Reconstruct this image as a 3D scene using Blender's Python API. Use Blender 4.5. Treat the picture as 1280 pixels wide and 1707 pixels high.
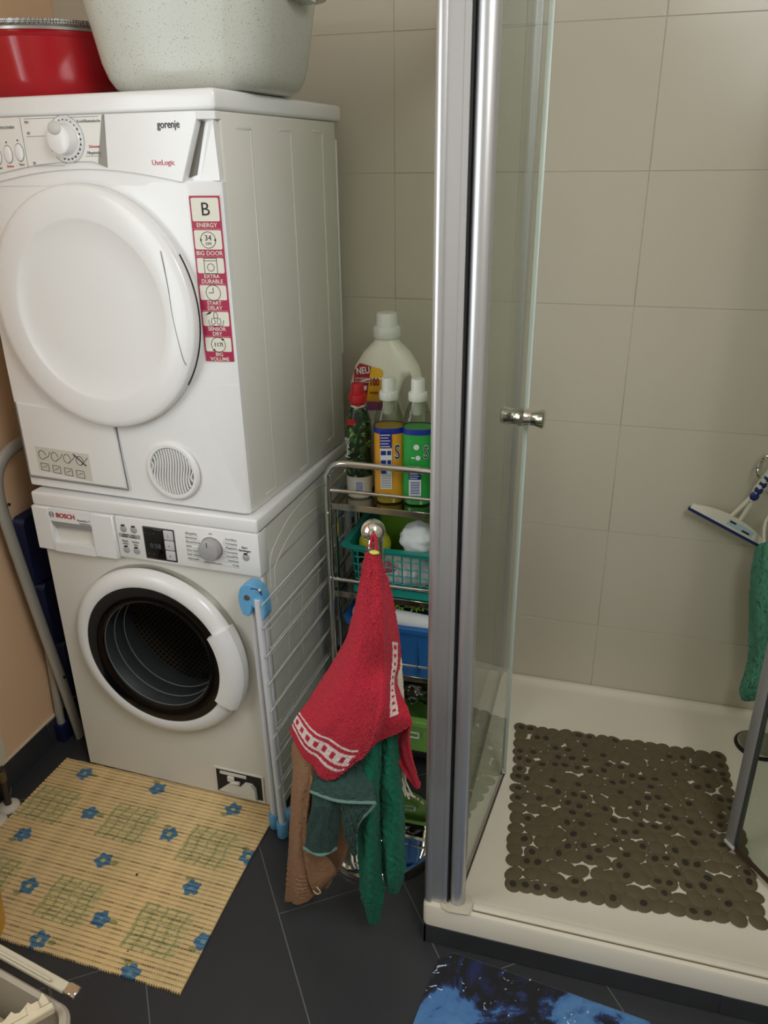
import bpy, bmesh, math, random
import numpy as np
from mathutils import Vector, Matrix
for o in list(bpy.data.objects): bpy.data.objects.remove(o)
SC = bpy.context.scene
COL = SC.collection
PI = math.pi
rnd = random.Random(7)

# ---------------------------------------------------------------- camera
yaw, pitch, roll, fpx = 0.2834, 0.4159, -0.0124, 1321.0
fw = Vector((-math.sin(yaw)*math.cos(pitch), math.cos(yaw)*math.cos(pitch), -math.sin(pitch)))
r0 = Vector((math.cos(yaw), math.sin(yaw), 0)); u0 = r0.cross(fw)
rr = r0*math.cos(roll)+u0*math.sin(roll); uu = -r0*math.sin(roll)+u0*math.cos(roll)
cam = bpy.data.cameras.new('camera'); co = bpy.data.objects.new('camera', cam); COL.objects.link(co)
M3 = Matrix((rr, uu, -fw)).transposed()
co.matrix_world = Matrix.Translation((0.7214, -1.4621, 1.574)) @ M3.to_4x4()
cam.sensor_fit = 'HORIZONTAL'; cam.sensor_width = 36; cam.lens = 36*fpx/1280; cam.clip_start = 0.02
SC.camera = co
# ---------------------------------------------------------------- light
SC.view_settings.view_transform = 'Standard'; SC.view_settings.look = 'None'
SC.view_settings.gamma = 1; SC.view_settings.use_curve_mapping = False
SC.view_settings.exposure = -0.42
W = bpy.data.worlds.new('sky'); SC.world = W; W.use_nodes = True
W.node_tree.nodes['Background'].inputs[0].default_value = (0.80, 0.90, 1.0, 1)
W.node_tree.nodes['Background'].inputs[1].default_value = 1.0
WIN = dict(y0=-2.05, y1=-0.75, z0=0.9, z1=2.1)       # the window in the left wall
def area(name, loc, direction, sx, sy, power, color):
    l = bpy.data.lights.new(name, 'AREA'); l.shape = 'RECTANGLE'; l.size = sx; l.size_y = sy
    l.energy = power; l.color = color
    o = bpy.data.objects.new(name, l); COL.objects.link(o); o.location = loc
    o.rotation_euler = Vector(direction).to_track_quat('-Z', 'Z').to_euler()
    return o
area('window_daylight', (-0.86, -1.4, 1.5), (1, 0.1, -0.08), 1.25, 1.15, 31, (0.90, 0.98, 1.0))
area('room_fill', (1.28, -1.2, 2.2), (-0.9, 0.6, -0.7), 0.7, 0.9, 36, (0.97, 0.98, 1.0))  # added fill lamp to brighten the right-facing sides, no real source there

# ---------------------------------------------------------------- helpers
def lin(c):
    return tuple(((x/255)/12.92 if x/255 <= .04045 else ((x/255+.055)/1.055)**2.4) for x in c)
def mat(name, rgb=(200, 200, 200), rough=.5, metal=0, spec=.5, bump=0, bscale=200, mottle=0, mscale=8, sheen=0, coat=0, trans=0, bdetail=2, emis=None, sss=0):
    m = bpy.data.materials.new(name); m.use_nodes = True; nt = m.node_tree; b = nt.nodes['Principled BSDF']
    c = lin(rgb)
    b.inputs['Base Color'].default_value = (*c, 1); b.inputs['Roughness'].default_value = rough
    b.inputs['Metallic'].default_value = metal; b.inputs['Specular IOR Level'].default_value = spec
    b.inputs['Sheen Weight'].default_value = sheen; b.inputs['Coat Weight'].default_value = coat
    b.inputs['Transmission Weight'].default_value = trans
    if sss: b.inputs['Subsurface Weight'].default_value = sss; b.inputs['Subsurface Scale'].default_value = .02
    tc = nt.nodes.new('ShaderNodeTexCoord')
    if mottle:
        n = nt.nodes.new('ShaderNodeTexNoise'); n.inputs['Scale'].default_value = mscale; n.inputs['Detail'].default_value = 4
        nt.links.new(tc.outputs['Object'], n.inputs['Vector'])
        mx = nt.nodes.new('ShaderNodeMix'); mx.data_type = 'RGBA'
        mx.inputs[6].default_value = (*[x*(1-mottle) for x in c], 1); mx.inputs[7].default_value = (*[min(1, x*(1+mottle)) for x in c], 1)
        nt.links.new(n.outputs['Fac'], mx.inputs[0]); nt.links.new(mx.outputs[2], b.inputs['Base Color'])
    if bump:
        n = nt.nodes.new('ShaderNodeTexNoise'); n.inputs['Scale'].default_value = bscale; n.inputs['Detail'].default_value = bdetail
        nt.links.new(tc.outputs['Object'], n.inputs['Vector'])
        bp = nt.nodes.new('ShaderNodeBump'); bp.inputs['Strength'].default_value = bump; bp.inputs['Distance'].default_value = .003
        nt.links.new(n.outputs['Fac'], bp.inputs['Height']); nt.links.new(bp.outputs[0], b.inputs['Normal'])
    if emis:
        b.inputs['Emission Color'].default_value = (*lin(emis[0]), 1); b.inputs['Emission Strength'].default_value = emis[1]
    return m
def glassmat(name, tint=(238, 242, 238), rough=0.0, ior=1.5, gain=1.0):
    m = bpy.data.materials.new(name); m.use_nodes = True; nt = m.node_tree
    for n in list(nt.nodes):
        if n.type != 'OUTPUT_MATERIAL': nt.nodes.remove(n)
    out = [n for n in nt.nodes if n.type == 'OUTPUT_MATERIAL'][0]
    t = nt.nodes.new('ShaderNodeBsdfTransparent'); t.inputs[0].default_value = (*lin(tint), 1)
    g = nt.nodes.new('ShaderNodeBsdfGlossy'); g.inputs['Roughness'].default_value = rough
    f = nt.nodes.new('ShaderNodeFresnel'); f.inputs[0].default_value = ior
    mx = nt.nodes.new('ShaderNodeMixShader')
    # reflect on the entering face only (the transparent closure does not refract, so the far face has no reflection of its own)
    ge = nt.nodes.new('ShaderNodeNewGeometry'); inv = nt.nodes.new('ShaderNodeMath'); inv.operation = 'SUBTRACT'; inv.inputs[0].default_value = gain; 
    sc = nt.nodes.new('ShaderNodeMath'); sc.operation = 'MULTIPLY'; sc.inputs[1].default_value = gain; nt.links.new(ge.outputs['Backfacing'], sc.inputs[0]); nt.links.new(sc.outputs[0], inv.inputs[1])
    ml = nt.nodes.new('ShaderNodeMath'); ml.operation = 'MULTIPLY'; ml.use_clamp = True
    nt.links.new(f.outputs[0], ml.inputs[0]); nt.links.new(inv.outputs[0], ml.inputs[1]); nt.links.new(ml.outputs[0], mx.inputs[0])
    nt.links.new(t.outputs[0], mx.inputs[1]); nt.links.new(g.outputs[0], mx.inputs[2]); nt.links.new(mx.outputs[0], out.inputs[0])
    return m
def colmat(name, attr='Col', rough=.7, bump=0, bscale=300):
    m = mat(name, (255, 255, 255), rough, bump=bump, bscale=bscale); nt = m.node_tree
    a = nt.nodes.new('ShaderNodeAttribute'); a.attribute_name = attr
    nt.links.new(a.outputs['Color'], nt.nodes['Principled BSDF'].inputs['Base Color'])
    return m

def NB(): return bmesh.new()
def box(bm, x0, x1, y0, y1, z0, z1, bev=0, seg=2):
    r = bmesh.ops.create_cube(bm, size=1); vs = r['verts']
    for v in vs:
        v.co = Vector(((x0+x1)/2+v.co.x*(x1-x0), (y0+y1)/2+v.co.y*(y1-y0), (z0+z1)/2+v.co.z*(z1-z0)))
    if bev:
        es = list({e for v in vs for e in v.link_edges})
        bmesh.ops.bevel(bm, geom=es, offset=bev, segments=seg, affect='EDGES', profile=.5)
    return bm
def rrect(x0, x1, y0, y1, r, n=6):
    pts = []
    for cx, cy, a0 in ((x1-r, y1-r, 0), (x0+r, y1-r, 90), (x0+r, y0+r, 180), (x1-r, y0+r, 270)):
        for i in range(n+1):
            a = math.radians(a0+90*i/n); pts.append((cx+r*math.cos(a), cy+r*math.sin(a)))
    return pts
def loft(bm, loops, cap0=True, cap1=True, closed=True):
    vs = [[bm.verts.new(p) for p in L] for L in loops]
    n = len(vs[0])
    for a, b in zip(vs, vs[1:]):
        for i in range(n if closed else n-1):
            j = (i+1) % n
            try: bm.faces.new((a[i], a[j], b[j], b[i]))
            except ValueError: pass
    if cap0: bm.faces.new(list(reversed(vs[0])))
    if cap1: bm.faces.new(vs[-1])
    return vs
def lathe(bm, prof, seg=32, axis='Z', c=(0, 0, 0), a0=0, a1=2*PI):
    full = abs((a1-a0)-2*PI) < 1e-6; c = Vector(c); rings = []
    n = seg if full else seg+1
    for r, h in prof:
        ring = []
        for i in range(n):
            a = a0+(a1-a0)*i/seg; x, y = r*math.cos(a), r*math.sin(a)
            p = (x, y, h) if axis == 'Z' else ((x, h, y) if axis == 'Y' else (h, x, y))
            ring.append(bm.verts.new(c+Vector(p)))
        rings.append(ring)
    for A, B in zip(rings, rings[1:]):
        for i in range(seg):
            j = (i+1) % n
            try: bm.faces.new((A[i], A[j], B[j], B[i]))
            except ValueError: pass
    if full:
        for R, (r, h) in ((rings[0], prof[0]), (rings[-1], prof[-1])):
            if r > 1e-6 and False: bm.faces.new(R)
    return rings
def tube(bm, pts, r, seg=8, closed=False, caps=True, flat=1.0, up=None):
    P = [Vector(p) for p in pts]; n = len(P); rings = []
    ref = Vector(up) if up else None
    prev = None
    for i in range(n):
        if closed: t = (P[(i+1) % n]-P[i-1]).normalized()
        else: t = (P[min(i+1, n-1)]-P[max(i-1, 0)]).normalized()
        if ref is not None: s = t.cross(ref)
        elif prev is None:
            q = Vector((0, 0, 1)) if abs(t.z) < .9 else Vector((1, 0, 0)); s = t.cross(q)
        else: s = prev-t*prev.dot(t)
        if s.length < 1e-6: s = t.orthogonal()
        s.normalize(); prev = s; w = t.cross(s)
        rad = r[i] if isinstance(r, (list, tuple)) else r
        rings.append([bm.verts.new(P[i]+s*rad*math.cos(2*PI*k/seg)+w*rad*flat*math.sin(2*PI*k/seg)) for k in range(seg)])
    for i in range(n if closed else n-1):
        A, B = rings[i], rings[(i+1) % n]
        for k in range(seg): bm.faces.new((A[k], A[(k+1) % seg], B[(k+1) % seg], B[k]))
    if caps and not closed: bm.faces.new(list(reversed(rings[0]))); bm.faces.new(rings[-1])
def poly(bm, pts, d=None):
    """flat polygon, extruded by vector d when given"""
    vs = [bm.verts.new(p) for p in pts]; f = bm.faces.new(vs)
    if d is not None:
        r = bmesh.ops.extrude_face_region(bm, geom=[f])
        for v in r['geom']:
            if isinstance(v, bmesh.types.BMVert): v.co += Vector(d)
def sphere(bm, c, rx, ry=None, rz=None, u=16, v=10):
    ry = rx if ry is None else ry; rz = rx if rz is None else rz
    r = bmesh.ops.create_uvsphere(bm, u_segments=u, v_segments=v, radius=1)
    for q in r['verts']: q.co = Vector((c[0]+q.co.x*rx, c[1]+q.co.y*ry, c[2]+q.co.z*rz))
def smooth_path(pts, n=8, closed=False):
    P = [Vector(p) for p in pts]; out = []; m = len(P)
    for i in range(m if closed else m-1):
        a, b, c, d = (P[(i-1) % m], P[i], P[(i+1) % m], P[(i+2) % m]) if closed else (P[max(i-1, 0)], P[i], P[i+1], P[min(i+2, m-1)])
        for k in range(n):
            t = k/n; out.append(.5*((2*b)+(c-a)*t+(2*a-5*b+4*c-d)*t*t+(3*b-3*c+d-a)*t**3))
    if not closed: out.append(P[-1])
    return out
def obj(name, bm, m, parent=None, smooth=True, loc=None, rot=None, ang=40):
    me = bpy.data.meshes.new(name)
    bmesh.ops.recalc_face_normals(bm, faces=bm.faces[:])
    bm.to_mesh(me); bm.free()
    for q in (m if isinstance(m, (list, tuple)) else [m]): me.materials.append(q)
    if smooth:
        me.polygons.foreach_set('use_smooth', [True]*len(me.polygons))
        try: me.set_sharp_from_angle(angle=math.radians(ang))
        except Exception: pass
    o = bpy.data.objects.new(name, me); COL.objects.link(o)
    if parent: o.parent = parent
    if loc: o.location = loc
    if rot: o.rotation_euler = rot
    return o
def tag(o, label=None, cat=None, group=None, kind=None):
    if label: o['label'] = label
    if cat: o['category'] = cat
    if group: o['group'] = group
    if kind: o['kind'] = kind
    return o
def thing(name, label, cat, loc=(0, 0, 0), rz=0, group=None):
    o = bpy.data.objects.new(name, None); o.empty_display_size = .05; COL.objects.link(o); o.location = loc; o.rotation_euler = (0, 0, rz)
    return tag(o, label, cat, group)
def struct(name, bm, m, smooth=False):
    return tag(obj(name, bm, m, None, smooth), kind='structure')
DG = None
def text(name, body, size, m, parent, loc, rot=(PI/2, 0, 0), align='LEFT', ext=.0003, bold=0, sx=1, spacing=1):
    c = bpy.data.curves.new('lettering', 'FONT'); c.body = body; c.size = size; c.align_x = align; c.align_y = 'CENTER'
    c.extrude = ext; c.offset = bold; c.resolution_u = 3; c.space_character = spacing
    t = bpy.data.objects.new('lettering', c); COL.objects.link(t)
    bpy.context.view_layer.update()
    me = bpy.data.meshes.new_from_object(t.evaluated_get(bpy.context.evaluated_depsgraph_get()))
    bpy.data.objects.remove(t); bpy.data.curves.remove(c)
    me.materials.clear(); me.materials.append(m)
    o = bpy.data.objects.new(name, me); COL.objects.link(o); o.parent = parent; o.location = loc; o.rotation_euler = rot; o.scale = (sx, 1, 1)
    return o
def catmull(A, n):
    """resample array A (k, ...) to n rows"""
    A = np.asarray(A, float); k = len(A); out = []
    for s in np.linspace(0, k-1, n):
        i = min(int(s), k-2); t = s-i
        a, b, c, d = A[max(i-1, 0)], A[i], A[i+1], A[min(i+2, k-1)]
        if i == 0: a = 2*b-c
        if i == k-2: d = 2*c-b
        out.append(.5*((2*b)+(c-a)*t+(2*a-5*b+4*c-d)*t*t+(3*b-3*c+d-a)*t**3))
    return np.array(out)
def sheet(name, rows, m, parent=None, nu=40, nv=80, thick=.003, wr=.002, seed=0, fine=.0006, fold=None):
    G = np.array(rows, float)
    G = catmull(G, nv); G = catmull(G.transpose(1, 0, 2), nu).transpose(1, 0, 2)      # nv x nu x 3
    rs = np.random.RandomState(seed)
    u = np.linspace(0, 1, nu)[None, :]; v = np.linspace(0, 1, nv)[:, None]
    du = np.gradient(G, axis=1); dv = np.gradient(G, axis=0); N = np.cross(du, dv); N /= (np.linalg.norm(N, axis=2, keepdims=True)+1e-9)
    D = np.zeros((nv, nu))
    for k in range(5):
        D += wr*.5*np.sin(u*rs.uniform(4, 16)+v*rs.uniform(-5, 5)+rs.uniform(0, 6))*np.sin(v*rs.uniform(2, 9)+rs.uniform(0, 6))
    if fold: D += fold(u, v)
    D += rs.normal(0, fine, (nv, nu))
    G = G+N*D[..., None]
    me = bpy.data.meshes.new(name)
    idx = np.arange(nv*nu).reshape(nv, nu)
    F = np.stack([idx[:-1, :-1], idx[:-1, 1:], idx[1:, 1:], idx[1:, :-1]], -1).reshape(-1, 4)
    me.from_pydata(G.reshape(-1, 3).tolist(), [], F.tolist())
    uvl = me.uv_layers.new(name='UVMap')
    uvs = np.stack(np.broadcast_arrays(u, v), -1).reshape(-1, 2)
    uvl.data.foreach_set('uv', uvs[F.reshape(-1)].astype(np.float32).reshape(-1))
    me.polygons.foreach_set('use_smooth', [True]*len(me.polygons))
    me.materials.append(m)
    o = bpy.data.objects.new(name, me); COL.objects.link(o)
    if parent: o.parent = parent
    s = o.modifiers.new('solid', 'SOLIDIFY'); s.thickness = thick; s.offset = 0
    return o
def basket(bm, x0, x1, y0, y1, z0, z1, r=.02, taper=.012, t=.003, rim=.008, top_r=None):
    L = []
    def lp(i, z, rr_): return [(x, y, z) for x, y in rrect(x0+i, x1-i, y0+i, y1-i, max(rr_, .002))]
    loops = [lp(taper, z0, r), lp(taper*.5, (z0+z1)/2, r), lp(0, z1-rim, r), lp(-rim, z1-rim, r+rim), lp(-rim-.001, z1-.002, r+rim), lp(-rim+.001, z1, r+rim), lp(t, z1, r), lp(taper+t, z0+t, r)]
    loft(bm, loops, True, True)
def plate_hole(bm, x0, x1, z0, z1, y, cx, cz, r, n=64):
    """flat plate in the xz plane with a round hole"""
    inner = []; outer = []
    for i in range(n):
        a = 2*PI*i/n; c, s = math.cos(a), math.sin(a)
        inner.append(bm.verts.new((cx+r*c, y, cz+r*s)))
        k = min([((x1-cx)/c if c > 1e-9 else ((x0-cx)/c if c < -1e-9 else 1e9)), ((z1-cz)/s if s > 1e-9 else ((z0-cz)/s if s < -1e-9 else 1e9))])
        outer.append(bm.verts.new((cx+k*c, y, cz+k*s)))
    for i in range(n):
        j = (i+1) % n; bm.faces.new((inner[i], inner[j], outer[j], outer[i]))
    # corner triangles
    for X, Z in ((x0, z0), (x1, z0), (x1, z1), (x0, z1)):
        best = None
        a = math.atan2(Z-cz, X-cx) % (2*PI); i = int(a/(2*PI)*n) % n; j = (i+1) % n
        if (outer[i].co-Vector((X, y, Z))).length > 1e-5 and (outer[j].co-Vector((X, y, Z))).length > 1e-5:
            v = bm.verts.new((X, y, Z)); bm.faces.new((outer[i], outer[j], v))
def disc(bm, c, r, n=32, axis='Y', h=0.002):
    lathe(bm, [(0, 0), (r, 0), (r, h), (0, h)], n, axis, c)

# ---------------------------------------------------------------- materials
m_tile = mat('wall_tile_glaze', (197, 189, 171), .24, mottle=.03, mscale=3, spec=.35)
m_grout = mat('wall_grout', (188, 178, 160), .8)
m_ftile = mat('floor_tile_anthracite', (52, 53, 56), .42, mottle=.12, mscale=20, bump=.04, bscale=200)
m_fgrout = mat('floor_grout', (112, 112, 110), .9)
m_paint = mat('apricot_wall_paint', (222, 186, 150), .8, mottle=.03, mscale=5, bump=.08, bscale=120)
m_ceil = mat('ceiling_paint', (235, 228, 215), .9)
m_white = mat('appliance_white', (238, 238, 238), .22, spec=.5)
m_whitem = mat('appliance_white_matt', (236, 234, 230), .35)
m_body = mat('enamelled_body', (226, 224, 216), .35, mottle=.01)
m_greyp = mat('grey_button_plastic', (168, 168, 170), .4)
m_dark = mat('dark_gap', (22, 22, 24), .6)
m_black = mat('gloss_black', (14, 14, 16), .12)
m_chrome = mat('chrome', (225, 222, 216), .06, metal=1)
m_steel = mat('brushed_steel', (190, 188, 182), .3, metal=1)
m_alu = mat('satin_aluminium', (200, 200, 202), .36, metal=.75, mottle=.02)
m_room = mat('room_wall_paint', (226, 220, 208), .85)
m_glass = glassmat('shower_glass', (240, 244, 240), ior=1.5)
m_print = mat('grey_print', (118, 118, 120), .6)
m_prd = mat('red_print', (196, 70, 84), .6)
m_blkp = mat('black_print', (30, 30, 32), .6)
m_pan = mat('shower_pan_acrylic', (226, 218, 200), .28, mottle=.015)

# hanging cloths: control points in metres
RED = [
 [(0.3515,-0.2985,0.9579),(0.3584,-0.3068,0.9640),(0.3659,-0.3101,0.9677),(0.3713,-0.3068,0.9656),(0.3730,-0.2985,0.9595)],
 [(0.3396,-0.2944,0.9215),(0.3551,-0.3117,0.9371),(0.3674,-0.3167,0.9436),(0.3766,-0.3117,0.9400),(0.3800,-0.2944,0.9269)],
 [(0.3280,-0.2862,0.8733),(0.3509,-0.3150,0.8983),(0.3693,-0.3249,0.9087),(0.3835,-0.3150,0.9030),(0.3881,-0.2862,0.8820)],
 [(0.3146,-0.2779,0.8166),(0.3457,-0.3191,0.8517),(0.3710,-0.3331,0.8662),(0.3897,-0.3232,0.8609),(0.3933,-0.2820,0.8350)],
 [(0.2999,-0.2738,0.7599),(0.3415,-0.3274,0.8041),(0.3716,-0.3381,0.8158),(0.3924,-0.3232,0.8100),(0.3997,-0.2738,0.7766)],
 [(0.2700,-0.2697,0.6983),(0.3314,-0.3356,0.7468),(0.3662,-0.3315,0.7477),(0.3906,-0.3191,0.7490),(0.4030,-0.2738,0.7248)],
 [(0.2410,-0.2738,0.6472),(0.3164,-0.3438,0.6909),(0.3657,-0.3480,0.6969),(0.3961,-0.3397,0.7164),(0.3981,-0.2862,0.6963)],
 [(0.2169,-0.2820,0.6028),(0.2951,-0.3496,0.6260),(0.3548,-0.3546,0.6219),(0.3970,-0.3562,0.6829),(0.4127,-0.3068,0.6762)],
 [(0.1950,-0.2862,0.5679),(0.2567,-0.3438,0.5612),(0.3303,-0.3496,0.5481),(0.3874,-0.3562,0.6329),(0.4339,-0.3274,0.6581)],
 [(0.1799,-0.2862,0.5306),(0.2329,-0.3381,0.4998),(0.2833,-0.3430,0.4787),(0.3638,-0.3496,0.5755),(0.4396,-0.3274,0.6349)],
]
REDB = [
 [(0.3677,-0.2944,0.6721),(0.3818,-0.2903,0.6854),(0.3956,-0.2862,0.6716),(0.4061,-0.2820,0.6432)],
 [(0.3772,-0.2985,0.5867),(0.3940,-0.2944,0.6082),(0.4150,-0.2985,0.6227),(0.4378,-0.3249,0.6340)],
 [(0.3852,-0.2944,0.5493),(0.4008,-0.2903,0.5566),(0.4160,-0.3026,0.5771),(0.4318,-0.3232,0.5998)],
 [(0.4017,-0.2944,0.5121),(0.4107,-0.2919,0.5150),(0.4231,-0.3026,0.5356),(0.4343,-0.3191,0.5576)],
 [(0.4210,-0.2944,0.4809),(0.4282,-0.2944,0.4856),(0.4362,-0.3026,0.4976),(0.4417,-0.3109,0.5120)],
 [(0.4367,-0.2944,0.4546),(0.4416,-0.2944,0.4527),(0.4473,-0.2985,0.4579),(0.4494,-0.3026,0.4711)],
]
BROWN = [
 [(0.2554,-0.2738,0.6358),(0.2954,-0.2985,0.6611),(0.3313,-0.2985,0.6680),(0.3557,-0.2820,0.6609)],
 [(0.1816,-0.2820,0.5019),(0.2363,-0.3191,0.5365),(0.2815,-0.3068,0.5365),(0.3226,-0.2820,0.5254)],
 [(0.1741,-0.2820,0.4224),(0.2147,-0.3232,0.4570),(0.2575,-0.3026,0.4445),(0.3075,-0.2820,0.4306)],
 [(0.1629,-0.2820,0.3303),(0.2036,-0.3249,0.3647),(0.2363,-0.2944,0.3279),(0.3036,-0.2862,0.3376)],
 [(0.1506,-0.2820,0.2247),(0.1937,-0.3232,0.2529),(0.2274,-0.2944,0.2241),(0.2992,-0.2903,0.2742)],
 [(0.1388,-0.2820,0.1319),(0.1906,-0.3216,0.1633),(0.2228,-0.2985,0.1531),(0.2767,-0.2903,0.1991)],
 [(0.1257,-0.2820,0.0230),(0.1836,-0.3150,0.0868),(0.2223,-0.3026,0.1106),(0.2409,-0.2944,0.1252)],
]
BROWNF = [
 [(0.2255,-0.3150,0.4554),(0.2327,-0.3232,0.4613),(0.2383,-0.3249,0.4579)],
 [(0.2099,-0.3191,0.3769),(0.2184,-0.3274,0.3788),(0.2221,-0.3249,0.3695)],
 [(0.2039,-0.3191,0.2936),(0.2139,-0.3274,0.2963),(0.2253,-0.3232,0.2903)],
 [(0.2041,-0.3191,0.2259),(0.2211,-0.3274,0.2309),(0.2548,-0.3191,0.2439)],
 [(0.2119,-0.3191,0.1671),(0.2251,-0.3249,0.1686),(0.2703,-0.3109,0.2019)],
 [(0.2178,-0.3167,0.1394),(0.2299,-0.3191,0.1423),(0.2632,-0.3084,0.1796)],
]
DGA = [
 [(0.2879,-0.3150,0.6301),(0.3211,-0.3232,0.6498),(0.3417,-0.3150,0.6410)],
 [(0.2614,-0.3191,0.5421),(0.3088,-0.3298,0.5684),(0.3498,-0.3191,0.5759)],
 [(0.2429,-0.3216,0.4729),(0.2999,-0.3282,0.4995),(0.3589,-0.3216,0.5135)],
 [(0.2418,-0.3381,0.4552),(0.3035,-0.3496,0.4656),(0.3685,-0.3397,0.4756)],
 [(0.2418,-0.3521,0.4495),(0.3038,-0.3628,0.4507),(0.3754,-0.3521,0.4544)],
]
DGB = [
 [(0.2441,-0.3463,0.4388),(0.2760,-0.3546,0.4421),(0.3008,-0.3480,0.4392)],
 [(0.2380,-0.3463,0.3938),(0.2721,-0.3579,0.4105),(0.2984,-0.3480,0.4079)],
 [(0.2238,-0.3447,0.3327),(0.2627,-0.3595,0.3563),(0.2928,-0.3447,0.3514)],
 [(0.2153,-0.3430,0.2843),(0.2586,-0.3595,0.2938),(0.2873,-0.3414,0.3029)],
]
DGC = [
 [(0.3020,-0.3480,0.4395),(0.3292,-0.3480,0.4433),(0.3739,-0.3513,0.4517)],
 [(0.3014,-0.3463,0.4025),(0.3274,-0.3529,0.4109),(0.3634,-0.3496,0.4309)],
 [(0.3057,-0.3447,0.3596),(0.3236,-0.3529,0.3663),(0.3396,-0.3463,0.3923)],
 [(0.3086,-0.3414,0.3284),(0.3232,-0.3480,0.3198),(0.3290,-0.3397,0.3515)],
 [(0.3204,-0.3381,0.2892),(0.3240,-0.3414,0.2904),(0.3277,-0.3364,0.2961)],
]
EML = [
 [(0.3473,-0.3068,0.6359),(0.3630,-0.3191,0.6511),(0.3732,-0.3068,0.6411)],
 [(0.3373,-0.3051,0.5329),(0.3615,-0.3274,0.5595),(0.3742,-0.3068,0.5425)],
 [(0.3282,-0.3002,0.4207),(0.3584,-0.3315,0.4567),(0.3704,-0.3026,0.4334)],
 [(0.3229,-0.3002,0.3073),(0.3556,-0.3331,0.3458),(0.3679,-0.3035,0.3228)],
 [(0.3226,-0.3026,0.2085),(0.3537,-0.3331,0.2471),(0.3670,-0.3051,0.2243)],
 [(0.3258,-0.3051,0.1419),(0.3551,-0.3298,0.1686),(0.3706,-0.3068,0.1666)],
 [(0.3367,-0.3084,0.1042),(0.3562,-0.3232,0.1189),(0.3666,-0.3084,0.1228)],
 [(0.3479,-0.3117,0.0735),(0.3548,-0.3167,0.0744),(0.3602,-0.3117,0.0775)],
]
EMR = [
 [(0.3767,-0.2944,0.6465),(0.3896,-0.3068,0.6581),(0.3966,-0.2903,0.6474)],
 [(0.3705,-0.2944,0.5315),(0.3922,-0.3191,0.5596),(0.4007,-0.2903,0.5348)],
 [(0.3695,-0.2944,0.4565),(0.3963,-0.3232,0.4884),(0.4077,-0.2903,0.4620)],
 [(0.3683,-0.2944,0.3625),(0.3997,-0.3249,0.3999),(0.4150,-0.2903,0.3708)],
 [(0.3683,-0.2944,0.2641),(0.4002,-0.3249,0.3015),(0.4149,-0.2903,0.2731)],
 [(0.3722,-0.2969,0.1997),(0.4005,-0.3232,0.2268),(0.4118,-0.2936,0.2079)],
 [(0.3833,-0.3002,0.1683),(0.3979,-0.3150,0.1791),(0.4038,-0.2985,0.1711)],
]
WH = [
 [(0.3812,-0.2656,0.7355),(0.3950,-0.2738,0.7432),(0.4020,-0.2656,0.7391)],
 [(0.3831,-0.2656,0.6888),(0.3982,-0.2779,0.7001),(0.4064,-0.2697,0.6959)],
 [(0.3850,-0.2656,0.6339),(0.4003,-0.2779,0.6459),(0.4087,-0.2697,0.6485)],
 [(0.3918,-0.2656,0.5567),(0.4013,-0.2738,0.5652),(0.4098,-0.2697,0.5638)],
 [(0.3937,-0.2656,0.4522),(0.4034,-0.2738,0.4617),(0.4121,-0.2697,0.4602)],
 [(0.3960,-0.2656,0.4029),(0.4044,-0.2738,0.4000),(0.4121,-0.2697,0.4201)],
]
SPONGE = [
 [(1.1258,0.5000,0.6834),(1.1311,0.4700,0.7099),(1.1518,0.4800,0.7077),(1.1783,0.5000,0.6900)],
 [(1.1253,0.5000,0.6190),(1.1348,0.4550,0.6434),(1.1625,0.4600,0.6446),(1.1987,0.5000,0.6289)],
 [(1.1310,0.5000,0.5325),(1.1449,0.4500,0.5627),(1.1757,0.4550,0.5645),(1.2191,0.5000,0.5457)],
 [(1.1482,0.5000,0.4266),(1.1633,0.4550,0.4571),(1.1946,0.4600,0.4591),(1.2377,0.5000,0.4415)],
 [(1.1572,0.5000,0.3533),(1.1685,0.4600,0.3780),(1.1982,0.4700,0.3804),(1.2322,0.5000,0.3759)],
 [(1.1519,0.5000,0.2654),(1.1615,0.4650,0.2824),(1.1849,0.4750,0.3086),(1.2091,0.5000,0.3245)],
 [(1.1633,0.5000,0.2320),(1.1702,0.4800,0.2401),(1.1817,0.4850,0.2466),(1.1914,0.5000,0.2533)],
]

# ---------------------------------------------------------------- room shell
XL, XR, YB, YF, ZT = -0.765, 1.37, 0.62, -2.7, 2.5
bm = NB(); box(bm, XL-.1, XR+.1, YF-.1, YB+.1, -.12, -.0012); floor = struct('floor', bm, m_fgrout)
d2 = Vector((.5909, -.8067)); n2 = Vector((.8067, .5909))
def clip(P, x0, x1, y0, y1):
    for ax, lim, sg in ((0, x0, 1), (0, x1, -1), (1, y0, 1), (1, y1, -1)):
        out = []
        for i in range(len(P)):
            a, b = P[i-1], P[i]; da = (a[ax]-lim)*sg; db = (b[ax]-lim)*sg
            if (da >= 0) != (db >= 0):
                t = da/(da-db); out.append((a[0]+(b[0]-a[0])*t, a[1]+(b[1]-a[1])*t))
            if db >= 0: out.append(b)
        P = out
        if not P: return P
    return P
for k in range(-12, 12):
    na = -.079+.3*k
    off = .306 if k % 2 == 0 else .606
    for j in range(-6, 9):
        s0 = off+.6*j; g = .0015
        q = [(s0+g, na+g), (s0+.6-g, na+g), (s0+.6-g, na+.3-g), (s0+g, na+.3-g)]
        P = [tuple(d2*s+n2*n) for s, n in q]
        P = clip(P, XL+.002, XR-.002, -1.75, YB-.002)
        if len(P) >= 3:
            A = sum(P[i-1][0]*P[i][1]-P[i][0]*P[i-1][1] for i in range(len(P)))/2
            if abs(A) < .0006: continue
            bm = NB(); poly(bm, [(x, y, -.0035) for x, y in P], (0, 0, .0035)); obj('tile', bm, m_ftile, floor, False)
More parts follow.
